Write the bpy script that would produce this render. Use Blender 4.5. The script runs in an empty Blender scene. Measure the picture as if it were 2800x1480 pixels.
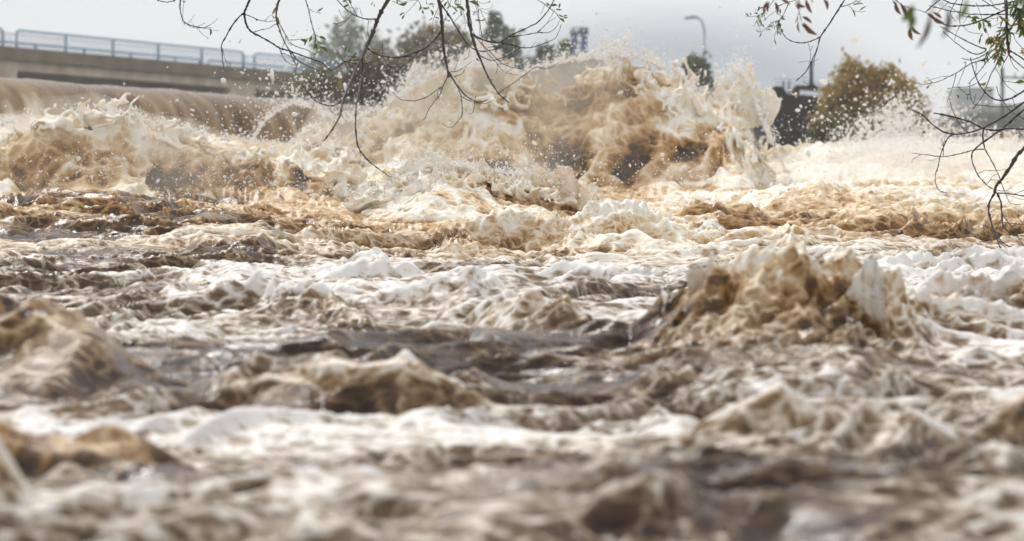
import bpy, math, random
import numpy as np
from mathutils import Vector, Matrix
R = math.radians
SC = bpy.context.scene
COL = SC.collection
QUICK = False

# ---------------------------------------------------------------- camera
F = 7940.0            # focal length in photo pixels (photo is 2800 x 1480)
EYE = 1.0             # height of the lens above the low water
HOR = 690.0           # row of the true horizon
cam = bpy.data.cameras.new("camera")
cam.sensor_width = 36.0
cam.lens = 36.0 * F / 2800.0
cam.shift_y = -(740.0 - HOR) / 2800.0
cam.clip_start = 0.1
cam.clip_end = 6000.0
cam.dof.use_dof = True
cam.dof.focus_distance = 18.5
cam.dof.aperture_fstop = 3.3
cam.dof.aperture_blades = 0
camo = bpy.data.objects.new("camera", cam)
camo.location = (0, 0, EYE)
camo.rotation_euler = (R(90), 0, 0)
COL.objects.link(camo)
SC.camera = camo

def P(x, y, d):
    """the place at distance d that the photograph shows at column x, row y"""
    return Vector(((x - 1400.0) / F * d, d, EYE + (HOR - y) / F * d))

# ---------------------------------------------------------------- light
SUN_EL, SUN_AZ = R(58), R(-25)
world = bpy.data.worlds.new("World")
SC.world = world
world.use_nodes = True
nt = world.node_tree
nt.nodes.clear()
N = nt.nodes.new
L = nt.links.new
out = N('ShaderNodeOutputWorld')
sky = N('ShaderNodeTexSky'); sky.sky_type = 'NISHITA'; sky.sun_disc = False
sky.sun_elevation = SUN_EL; sky.sun_rotation = SUN_AZ
sky.air_density = 1.0; sky.dust_density = 4.0
bg1 = N('ShaderNodeBackground'); bg1.inputs[1].default_value = 0.10
L(sky.outputs[0], bg1.inputs[0])
tc = N('ShaderNodeTexCoord')
mp = N('ShaderNodeMapping'); mp.inputs['Scale'].default_value = (1, 1, 2.6)
mp.inputs['Location'].default_value = (0.0, 0.0, 0.0)
L(tc.outputs['Generated'], mp.inputs[0])
nz = N('ShaderNodeTexNoise'); nz.inputs['Scale'].default_value = 5.0; nz.inputs['Detail'].default_value = 3.0
nz.inputs['Roughness'].default_value = 0.45
L(mp.outputs[0], nz.inputs[0])
# one broad darker cloud bank right of the middle, low over the far bank
vd = N('ShaderNodeVectorMath'); vd.operation = 'DISTANCE'
mp2 = N('ShaderNodeMapping'); mp2.inputs['Scale'].default_value = (1, 1, 2.3)
L(tc.outputs['Generated'], mp2.inputs[0])
L(mp2.outputs[0], vd.inputs[0])
vd.inputs[1].default_value = (0.052, 1.0, 0.046 * 2.3)
r1 = N('ShaderNodeMapRange'); r1.interpolation_type = 'SMOOTHERSTEP'
r1.inputs['From Min'].default_value = 0.015; r1.inputs['From Max'].default_value = 0.125
r1.inputs['To Min'].default_value = 1.0; r1.inputs['To Max'].default_value = 0.0
L(vd.outputs['Value'], r1.inputs['Value'])
ms = N('ShaderNodeMath'); ms.operation = 'MULTIPLY_ADD'
L(nz.outputs['Fac'], ms.inputs[0]); ms.inputs[1].default_value = 0.42
L(r1.outputs[0], ms.inputs[2])
cr = N('ShaderNodeValToRGB')
cr.color_ramp.elements[0].position = 0.33; cr.color_ramp.elements[0].color = (0.90, 0.92, 0.945, 1)
cr.color_ramp.elements[1].position = 1.2 if False else 1.0; cr.color_ramp.elements[1].color = (0.44, 0.485, 0.545, 1)
L(ms.outputs[0], cr.inputs[0])
bg2 = N('ShaderNodeBackground'); bg2.inputs[1].default_value = 0.97
L(cr.outputs[0], bg2.inputs[0])
mx = N('ShaderNodeMixShader'); mx.inputs[0].default_value = 0.93
L(bg1.outputs[0], mx.inputs[1]); L(bg2.outputs[0], mx.inputs[2]); L(mx.outputs[0], out.inputs[0])

sl = bpy.data.lights.new("sun", 'SUN')
sl.energy = 2.4; sl.angle = R(10); sl.color = (1.0, 0.965, 0.91)
so = bpy.data.objects.new("sun", sl)
# sun behind the scene, a little left: direction towards the sun
sd = Vector((math.sin(SUN_AZ) * math.cos(SUN_EL), math.cos(SUN_AZ) * math.cos(SUN_EL), math.sin(SUN_EL)))
so.rotation_euler = sd.to_track_quat('Z', 'Y').to_euler()
so.location = (0, 20, 30)
COL.objects.link(so)

vs = SC.view_settings
vs.view_transform = 'Standard'; vs.look = 'None'; vs.gamma = 1.0; vs.exposure = 0.0
vs.use_curve_mapping = False
SC.cycles.max_bounces = 6
SC.cycles.diffuse_bounces = 3
SC.cycles.glossy_bounces = 2
SC.cycles.transmission_bounces = 3
SC.cycles.transparent_max_bounces = 6
SC.cycles.volume_bounces = 2
SC.cycles.caustics_reflective = False
SC.cycles.caustics_refractive = False
SC.cycles.use_denoising = True

# ---------------------------------------------------------------- helpers
def tag(o, label=None, cat=None, group=None, kind=None):
    if label: o['label'] = label
    if cat: o['category'] = cat
    if group: o['group'] = group
    if kind: o['kind'] = kind
    return o

def np_mesh(name, V, Fc, mat, parent=None, smooth=True, attrs=None):
    """a mesh from numpy arrays; Fc is (n,3) or (n,4)"""
    me = bpy.data.meshes.new(name)
    V = np.ascontiguousarray(V, dtype=np.float32); Fc = np.ascontiguousarray(Fc, dtype=np.int32)
    n, k = Fc.shape
    me.vertices.add(len(V)); me.vertices.foreach_set("co", V.ravel())
    me.loops.add(n * k); me.loops.foreach_set("vertex_index", Fc.ravel())
    me.polygons.add(n)
    me.polygons.foreach_set("loop_start", np.arange(0, n * k, k, dtype=np.int32))
    try:
        me.polygons.foreach_set("loop_total", np.full(n, k, dtype=np.int32))
    except Exception:
        pass
    me.update(calc_edges=True)
    me.polygons.foreach_set("use_smooth", np.full(n, smooth, dtype=bool))
    for an, av in (attrs or {}).items():
        a = me.attributes.new(an, 'FLOAT', 'POINT')
        a.data.foreach_set("value", np.ascontiguousarray(av, dtype=np.float32))
    me.materials.append(mat)
    o = bpy.data.objects.new(name, me)
    COL.objects.link(o)
    if parent: o.parent = parent
    return o

def sstep(a, b, x):
    t = np.clip((x - a) / (b - a), 0, 1)
    return t * t * (3 - 2 * t)

_perm = {}
def _grads(seed):
    if seed not in _perm:
        rs = np.random.RandomState(seed)
        p = rs.permutation(1024).astype(np.int32)
        a = rs.rand(1024) * 2 * np.pi
        z = rs.rand(1024) * 2 - 1
        s = np.sqrt(1 - z * z)
        _perm[seed] = (np.concatenate([p, p]), np.cos(a).astype(np.float32), np.sin(a).astype(np.float32),
                       (s * np.cos(a)).astype(np.float32), (s * np.sin(a)).astype(np.float32), z.astype(np.float32))
    return _perm[seed]

def n2(x, y, seed=0):
    """gradient noise in the plane, about -1..1"""
    p, gx, gy, *_ = _grads(seed)
    x = np.asarray(x, np.float32); y = np.asarray(y, np.float32)
    xi = np.floor(x); yi = np.floor(y)
    xf = x - xi; yf = y - yi
    xi = xi.astype(np.int32) & 1023; yi = yi.astype(np.int32) & 1023
    xj = (xi + 1) & 1023; yj = (yi + 1) & 1023
    u = xf * xf * xf * (xf * (xf * 6 - 15) + 10); v = yf * yf * yf * (yf * (yf * 6 - 15) + 10)
    def g(a, b, dx, dy):
        h = p[p[a] + b]
        return gx[h] * dx + gy[h] * dy
    a = g(xi, yi, xf, yf); b = g(xj, yi, xf - 1, yf); c = g(xi, yj, xf, yf - 1); d = g(xj, yj, xf - 1, yf - 1)
    e = a + u * (b - a); f = c + u * (d - c)
    return (e + v * (f - e)) * 1.5

def n3(x, y, z, seed=0):
    p, _, _, gx, gy, gz = _grads(seed)
    c = [np.asarray(q, np.float32) for q in (x, y, z)]
    i = [np.floor(q) for q in c]
    f = [q - r for q, r in zip(c, i)]
    i = [q.astype(np.int32) & 1023 for q in i]
    j = [(q + 1) & 1023 for q in i]
    w = [t * t * t * (t * (t * 6 - 15) + 10) for t in f]
    def g(a, b, cc, dx, dy, dz):
        h = p[p[p[a] + b] + cc]
        return gx[h] * dx + gy[h] * dy + gz[h] * dz
    X = (i[0], j[0]); Y = (i[1], j[1]); Z = (i[2], j[2])
    r = []
    for kz in (0, 1):
        s = []
        for ky in (0, 1):
            a = g(X[0], Y[ky], Z[kz], f[0], f[1] - ky, f[2] - kz)
            b = g(X[1], Y[ky], Z[kz], f[0] - 1, f[1] - ky, f[2] - kz)
            s.append(a + w[0] * (b - a))
        r.append(s[0] + w[1] * (s[1] - s[0]))
    return (r[0] + w[2] * (r[1] - r[0])) * 1.5

def grid_noise(shape, vox, cell, seed):
    """smooth random field on a voxel grid: a coarse lattice interpolated axis by axis (cell: size in metres per axis)"""
    rs = np.random.RandomState(seed)
    if not isinstance(cell, (tuple, list)): cell = (cell,) * 3
    Ws, cs = [], []
    for n, c in zip(shape, cell):
        t = np.arange(n) * vox / c + rs.rand()
        m = int(t[-1]) + 5
        i = np.floor(t).astype(int); f = t - i
        W = np.zeros((n, m), np.float32)
        r = np.arange(n)
        W[r, i] = (1 - f) ** 3 / 6; W[r, i + 1] = (3 * f ** 3 - 6 * f ** 2 + 4) / 6
        W[r, i + 2] = (-3 * f ** 3 + 3 * f ** 2 + 3 * f + 1) / 6; W[r, i + 3] = f ** 3 / 6
        Ws.append(W); cs.append(m)
    A = rs.uniform(-1, 1, cs).astype(np.float32)
    A = np.tensordot(Ws[2], A, (1, 2))            # z, cx, cy
    A = np.tensordot(Ws[1], A, (1, 2))            # y, z, cx
    A = np.tensordot(Ws[0], A, (1, 2))            # x, y, z
    return A * 2.2

def surface_nets(Fv, org, vox):
    """smooth iso surface of Fv = 0 (inside where Fv > 0)"""
    s = Fv > 0
    nx, ny, nz = s.shape
    c = (s[:-1, :-1, :-1].astype(np.uint8) + s[1:, :-1, :-1] + s[:-1, 1:, :-1] + s[1:, 1:, :-1]
         + s[:-1, :-1, 1:] + s[1:, :-1, 1:] + s[:-1, 1:, 1:] + s[1:, 1:, 1:])
    cells = np.argwhere((c > 0) & (c < 8))
    idx = -np.ones(c.shape, np.int32)
    idx[cells[:, 0], cells[:, 1], cells[:, 2]] = np.arange(len(cells), dtype=np.int32)
    acc = np.zeros((len(cells), 3), np.float32); cnt = np.zeros(len(cells), np.float32)
    i, j, k = cells.T
    corners = [(a, b, d) for a in (0, 1) for b in (0, 1) for d in (0, 1)]
    val = {q: Fv[i + q[0], j + q[1], k + q[2]] for q in corners}
    for q in corners:
        for ax in range(3):
            if q[ax] == 1: continue
            q2 = list(q); q2[ax] = 1; q2 = tuple(q2)
            a, b = val[q], val[q2]
            m = (a > 0) != (b > 0)
            t = np.where(m, a / np.where(m, a - b, 1), 0)
            for e in range(3):
                if e == ax: acc[:, e] += np.where(m, t, 0)
                else: acc[:, e] += np.where(m, q[e], 0)
            cnt += m
    V = (cells + acc / cnt[:, None]) * vox + np.array(org)
    faces = []
    for ax in range(3):
        sl0 = [slice(None)] * 3; sl1 = [slice(None)] * 3
        sl0[ax] = slice(0, -1); sl1[ax] = slice(1, None)
        d = s[tuple(sl0)] != s[tuple(sl1)]
        e = np.argwhere(d)
        o1, o2 = [q for q in range(3) if q != ax]
        e = e[(e[:, o1] > 0) & (e[:, o2] > 0) & (e[:, o1] < s.shape[o1] - 1) & (e[:, o2] < s.shape[o2] - 1)]
        def cell(da, db):
            q = e.copy(); q[:, o1] -= da; q[:, o2] -= db
            return idx[q[:, 0], q[:, 1], q[:, 2]]
        a, b, cc, dd = cell(1, 1), cell(0, 1), cell(0, 0), cell(1, 0)
        fl = s[e[:, 0], e[:, 1], e[:, 2]]
        if ax == 1: fl = ~fl
        Q = np.stack([a, b, cc, dd], 1)
        Q[~fl] = Q[~fl][:, ::-1]
        faces.append(Q)
    return V.astype(np.float32), np.concatenate(faces)

# ---------------------------------------------------------------- materials
def mat(name):
    m = bpy.data.materials.new(name); m.use_nodes = True
    nt = m.node_tree
    b = nt.nodes['Principled BSDF']
    return m, nt, b

def simple(name, col, rough=0.7, var=0.25, scale=8.0, bump=0.0, metal=0.0, stretch=(1, 1, 1)):
    m, nt, b = mat(name)
    N = nt.nodes.new; L = nt.links.new
    tc = N('ShaderNodeTexCoord'); mp = N('ShaderNodeMapping'); mp.inputs['Scale'].default_value = stretch
    L(tc.outputs['Object'], mp.inputs[0])
    nz = N('ShaderNodeTexNoise'); nz.inputs['Scale'].default_value = scale; nz.inputs['Detail'].default_value = 6
    L(mp.outputs[0], nz.inputs[0])
    cr = N('ShaderNodeValToRGB')
    cr.color_ramp.elements[0].position = 0.3; cr.color_ramp.elements[1].position = 0.7
    cr.color_ramp.elements[0].color = tuple(c * (1 - var) for c in col) + (1,)
    cr.color_ramp.elements[1].color = tuple(min(1, c * (1 + var)) for c in col) + (1,)
    L(nz.outputs['Fac'], cr.inputs[0]); L(cr.outputs[0], b.inputs['Base Color'])
    b.inputs['Roughness'].default_value = rough; b.inputs['Metallic'].default_value = metal
    if bump:
        bp = N('ShaderNodeBump'); bp.inputs['Strength'].default_value = bump; bp.inputs['Distance'].default_value = 0.02
        L(nz.outputs['Fac'], bp.inputs['Height']); L(bp.outputs[0], b.inputs['Normal'])
    return m

def water_mat(name, ramp, lace=14.0, fine=60.0, bump=0.6, sss=0.0, bdist=0.01, stretch=(1, 1, 1), ramp2=None, lace_amt=.28, noise_amt=.95, gloss=.16):
    """silty water under foam: the 'foam' attribute holds the foam cover and the shade painted into troughs, the texture breaks it into lace"""
    m, nt, b = mat(name)
    N = nt.nodes.new; L = nt.links.new
    at = N('ShaderNodeAttribute'); at.attribute_name = 'foam'
    tc = N('ShaderNodeTexCoord'); mp = N('ShaderNodeMapping'); mp.inputs['Scale'].default_value = stretch
    L(tc.outputs['Object'], mp.inputs[0])
    wz = N('ShaderNodeTexNoise'); wz.inputs['Scale'].default_value = lace * 0.5; wz.inputs['Detail'].default_value = 3
    L(mp.outputs[0], wz.inputs[0])
    wm = N('ShaderNodeVectorMath'); wm.operation = 'MULTIPLY_ADD'
    wm.inputs[1].default_value = (2.2 / lace,) * 3
    L(wz.outputs['Color'], wm.inputs[0]); L(mp.outputs[0], wm.inputs[2])
    vo = N('ShaderNodeTexVoronoi'); vo.feature = 'DISTANCE_TO_EDGE'; vo.inputs['Scale'].default_value = lace
    L(wm.outputs[0], vo.inputs['Vector'])
    ve = N('ShaderNodeMapRange'); ve.inputs['From Max'].default_value = 0.22
    ve.inputs['To Min'].default_value = 1.0; ve.inputs['To Max'].default_value = 0.0
    L(vo.outputs['Distance'], ve.inputs['Value'])
    nz = N('ShaderNodeTexNoise'); nz.inputs['Scale'].default_value = lace * 1.7; nz.inputs['Detail'].default_value = 7
    nz.inputs['Roughness'].default_value = 0.65
    L(wm.outputs[0], nz.inputs[0])
    # amount = foam + .35*(lace-.5) + .5*(noise-.5)
    a1 = N('ShaderNodeMath'); a1.operation = 'MULTIPLY_ADD'; a1.inputs[1].default_value = lace_amt
    L(ve.outputs[0], a1.inputs[0]); L(at.outputs['Fac'], a1.inputs[2])
    a2 = N('ShaderNodeMath'); a2.operation = 'MULTIPLY_ADD'; a2.inputs[1].default_value = noise_amt
    L(nz.outputs['Fac'], a2.inputs[0]); L(a1.outputs[0], a2.inputs[2])
    a3 = N('ShaderNodeMath'); a3.operation = 'SUBTRACT'; a3.inputs[1].default_value = lace_amt * .35 + noise_amt * .5; a3.use_clamp = True
    L(a2.outputs[0], a3.inputs[0])
    cr = N('ShaderNodeValToRGB')
    els = cr.color_ramp.elements
    while len(els) < len(ramp): els.new(0.5)
    for e, (p, c) in zip(els, ramp):
        e.position = p; e.color = tuple(c) + (1,)
    L(a3.outputs[0], cr.inputs[0]); col = cr.outputs[0]
    if ramp2:
        c2 = N('ShaderNodeValToRGB'); els = c2.color_ramp.elements
        while len(els) < len(ramp2): els.new(0.5)
        for e, (p, c) in zip(els, ramp2):
            e.position = p; e.color = tuple(c) + (1,)
        L(a3.outputs[0], c2.inputs[0])
        t2 = N('ShaderNodeAttribute'); t2.attribute_name = 'tone'
        mc = N('ShaderNodeMix'); mc.data_type = 'RGBA'
        L(t2.outputs['Fac'], mc.inputs['Factor']); L(col, mc.inputs[6]); L(c2.outputs[0], mc.inputs[7]); col = mc.outputs[2]
    L(col, b.inputs['Base Color'])
    rr = N('ShaderNodeMapRange'); rr.inputs['To Min'].default_value = gloss; rr.inputs['To Max'].default_value = 0.55
    L(a3.outputs[0], rr.inputs['Value']); L(rr.outputs[0], b.inputs['Roughness'])
    b.inputs['IOR'].default_value = 1.33
    f1 = N('ShaderNodeTexNoise'); f1.inputs['Scale'].default_value = fine; f1.inputs['Detail'].default_value = 4
    f1.inputs['Roughness'].default_value = 0.6
    L(wm.outputs[0], f1.inputs[0])
    hs = N('ShaderNodeMath'); hs.operation = 'MULTIPLY_ADD'; hs.inputs[1].default_value = 0.35
    L(a3.outputs[0], hs.inputs[0]); L(f1.outputs['Fac'], hs.inputs[2])
    bp = N('ShaderNodeBump'); bp.inputs['Strength'].default_value = bump; bp.inputs['Distance'].default_value = bdist
    L(hs.outputs[0], bp.inputs['Height']); L(bp.outputs[0], b.inputs['Normal'])
    if sss:
        b.inputs['Subsurface Weight'].default_value = sss
        b.inputs['Subsurface Radius'].default_value = (1.0, 0.55, 0.25)
        b.inputs['Subsurface Scale'].default_value = 0.035
    return m
# ---------------------------------------------------------------- the river
RAMP_NEAR = [(0.0, (0.028, 0.015, 0.008)), (0.25, (0.078, 0.044, 0.021)), (0.46, (0.21, 0.143, 0.083)), (0.61, (0.52, 0.445, 0.36)), (0.74, (0.77, 0.735, 0.69)), (1.0, (0.83, 0.81, 0.78))]  # silty browns; the darkest end also stands in for shade in troughs
RAMP_FAR = [(0.0, (0.040, 0.021, 0.010)), (0.20, (0.125, 0.064, 0.023)), (0.40, (0.35, 0.195, 0.070)), (0.62, (0.60, 0.415, 0.215)), (0.84, (0.76, 0.65, 0.48)), (1.0, (0.86, 0.83, 0.76))]
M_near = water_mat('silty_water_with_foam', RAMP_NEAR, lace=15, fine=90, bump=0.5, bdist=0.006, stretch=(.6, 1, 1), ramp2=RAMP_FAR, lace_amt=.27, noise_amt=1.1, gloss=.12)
M_far = water_mat('churned_water', RAMP_FAR, lace=7, fine=30, bump=0.45, bdist=0.02, lace_amt=.24, noise_amt=.62, sss=.35)
M_mid = water_mat('frothy_water', RAMP_FAR, lace=16, fine=80, bump=0.7, bdist=0.010, lace_amt=.26, noise_amt=.8, sss=.25)

_BD = [3, 6, 8, 11, 14, 17, 20, 23, 27, 32, 38, 45, 60, 80]
_BE = [-.60, -.58, -.53, -.37, -.23, -.12, -.02, .10, .33, .58, .98, 1.25, 1.5, 1.6]
def base_e(u, d):
    e = np.interp(d, _BD, _BE)
    left = sstep(1300, 300, u)
    e = e + 0.22 * left * np.exp(-((d - 20.5) / 3.2) ** 2) + 0.5 * left * sstep(30, 44, d)
    right = sstep(1900, 2300, u)
    e = e + right * (0.14 * np.exp(-((d - 24) / 5.0) ** 2) + 0.26 * sstep(28, 38, d))
    return e

# crests: (us, rows, distance at each end, front width, back width)
WAVES = {
 'A': ([-900, -300, 0, 120, 300, 450, 600, 760, 900, 1000, 1080], [380, 345, 340, 300, 295, 335, 378, 390, 400, 440, 520], 26.0, 27.0, .85, 1.3),
 'B': ([680, 740, 800, 860, 930, 990, 1060, 1130, 1200, 1290, 1350, 1420, 1480, 1540, 1600, 1680, 1740, 1800, 1860, 1915, 1950, 1985, 2020, 2052, 2085, 2150],
       [390, 315, 280, 295, 335, 318, 280, 240, 205, 180, 185, 205, 180, 168, 160, 150, 155, 175, 205, 250, 255, 215, 190, 235, 340, 470], 32.0, 32.0, 1.05, 1.1),
 'C': ([860, 960, 1050, 1130, 1200, 1300, 1380, 1450, 1540, 1620, 1700], [640, 560, 500, 470, 440, 460, 470, 475, 505, 560, 650], 23.0, 23.0, 1.0, 1.0),
 'D': ([1120, 1180, 1230, 1300, 1400, 1500, 1600, 1700, 1780, 1860, 1920], [740, 690, 650, 632, 640, 640, 630, 622, 625, 650, 700], 19.0, 20.0, 0.6, 0.6),
 'D2': ([1780, 1850, 1950, 2050, 2120, 2200], [640, 580, 560, 600, 650, 700], 21.0, 21.0, 0.7, 0.7),
 'I': ([2040, 2120, 2200, 2280, 2400, 2550, 2650, 2800, 3000], [600, 540, 525, 545, 590, 570, 560, 570, 600], 24.0, 25.5, 1.0, 0.8),
 'F': ([1640, 1740, 1820, 1880, 1930, 2000, 2100, 2200, 2300, 2370, 2430, 2520, 2600], [1030, 940, 845, 780, 745, 735, 735, 735, 750, 800, 870, 935, 1000], 10.3, 10.6, 0.72, 0.28),
 'G': ([2400, 2470, 2560, 2680, 2800, 3000, 3300], [860, 800, 790, 795, 785, 775, 770], 12.0, 12.5, 0.5, 0.4),
 'G2': ([2250, 2400, 2560, 2700, 2900], [900, 870, 880, 900, 930], 10.9, 11.2, 0.35, 0.3),
 'H1': ([-1200, -600, 0, 120, 220, 330, 430, 640], [905, 900, 895, 900, 915, 935, 965, 1020], 9.2, 8.9, 0.34, 0.6),
 'H2': ([440, 650, 760, 850, 1000, 1120, 1210, 1290, 1380, 1480], [1115, 1085, 1066, 1062, 1060, 1062, 1060, 1070, 1095, 1115], 8.7, 8.4, 0.24, 0.4),
 'K': ([-300, 0, 120, 220, 350, 520, 700, 850, 960], [650, 618, 606, 600, 625, 603, 610, 640, 700], 20.4, 20.4, 0.7, 0.7),
 'K2': ([2140, 2250, 2380, 2500, 2620, 2760, 2900, 3100], [700, 645, 655, 630, 650, 625, 640, 660], 20.6, 21.0, 0.7, 0.7),
 'J': ([2090, 2200, 2300, 2420, 2520, 2640, 2760, 2900, 3100], [470, 425, 412, 420, 404, 415, 402, 410, 430], 35.5, 37.5, 1.0, 1.0),
 'H3': ([-500, -200, 100, 300, 480, 600, 740], [1130, 1150, 1175, 1190, 1220, 1270, 1350], 7.0, 6.8, 0.35, 0.4),
 'H4': ([-500, -200, 0, 60, 120], [1290, 1300, 1310, 1345, 1440], 5.8, 5.8, 0.18, 0.2),
 'H5': ([1500, 1800, 2020, 2080, 2130, 2200, 2500, 2800], [1190, 1190, 1175, 1140, 1175, 1185, 1190, 1215], 7.4, 7.3, 0.14, 0.2),
 'H6': ([2620, 2720, 2790, 2850, 3000], [1230, 1180, 1150, 1150, 1180], 7.0, 7.0, 0.12, 0.15),
 'E1': ([780, 870, 960, 1010, 1070, 1150, 1260], [840, 790, 735, 712, 745, 785, 840], 14.5, 15.0, 0.35, 0.4),
 'E2': ([1000, 1100, 1200, 1290, 1350, 1460], [925, 860, 800, 780, 830, 890], 12.8, 12.4, 0.35, 0.4),
 'E3': ([1250, 1320, 1380, 1440, 1540, 1640, 1720, 1800], [880, 830, 815, 835, 880, 935, 975, 1020], 11.6, 10.3, 0.22, 0.3),
 'E7': ([560, 650, 760, 860, 960, 1060], [850, 815, 812, 830, 870, 900], 12.6, 11.8, 0.3, 0.35),
 'E8': ([2180, 2300, 2420, 2560, 2700, 2900], [760, 735, 728, 735, 725, 740], 15.0, 16.0, 0.35, 0.4),
 'E4': ([640, 730, 850, 1000, 1100], [760, 700, 702, 715, 745], 18.0, 17.5, 0.35, 0.4),
 'E5': ([480, 560, 640, 720, 800, 880], [720, 665, 655, 668, 700, 760], 17.5, 17.5, 0.4, 0.5),
 'E6': ([1440, 1600, 1750, 1800, 1950, 2100], [775, 745, 735, 745, 770, 790], 15.5, 14.5, 0.4, 0.4),
}

def crest(key, u):
    us, rows, d0, d1, wf, wb = WAVES[key]
    lo, hi = us[0], us[-1]
    dc = np.interp(u, [lo, hi], [d0, d1])
    row = np.interp(u, us, rows)
    zc = (HOR - row) / F * dc
    ef = 0.38 if key[0] == 'H' else 0.14
    edge = sstep(lo, lo + ef * (hi - lo), u) * sstep(hi, hi - ef * (hi - lo), u)
    return dc, zc, edge, wf, wb

def wave_e(keys, u, d, base, wob=None, ruf=None):
    """eye-relative height of the waves over the base"""
    e = base.copy()
    amb = np.zeros_like(base); lip = np.zeros_like(base)
    for k in keys:
        dc, zc, edge, wf, wb = crest(k, u)
        if wob is not None: dc = dc + wob * wf * 0.6
        if ruf is not None: zc = zc + ruf * np.clip(zc - base, 0, .3)
        t = (d - dc)
        q = np.where(t < 0, -t / wf, t / wb)
        prof = np.exp(-q ** 2 * 1.2) if ruf is None else .45 * np.exp(-q ** 2 * 1.3) + .55 * np.exp(-q * 1.7)
        lift = np.maximum(zc - base, 0) * prof * edge
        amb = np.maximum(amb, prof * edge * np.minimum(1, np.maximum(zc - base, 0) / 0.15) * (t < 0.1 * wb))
        lip = np.maximum(lip, np.exp(-((t + .05 * wf) / (.22 * wf)) ** 2) * edge * np.minimum(1, np.maximum(zc - base, 0) / 0.12))
        e = np.maximum(e, base + lift) + 0.15 * np.minimum(lift, np.maximum(e - base, 0))
    wave_e.lip = lip
    return e, amb

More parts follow.
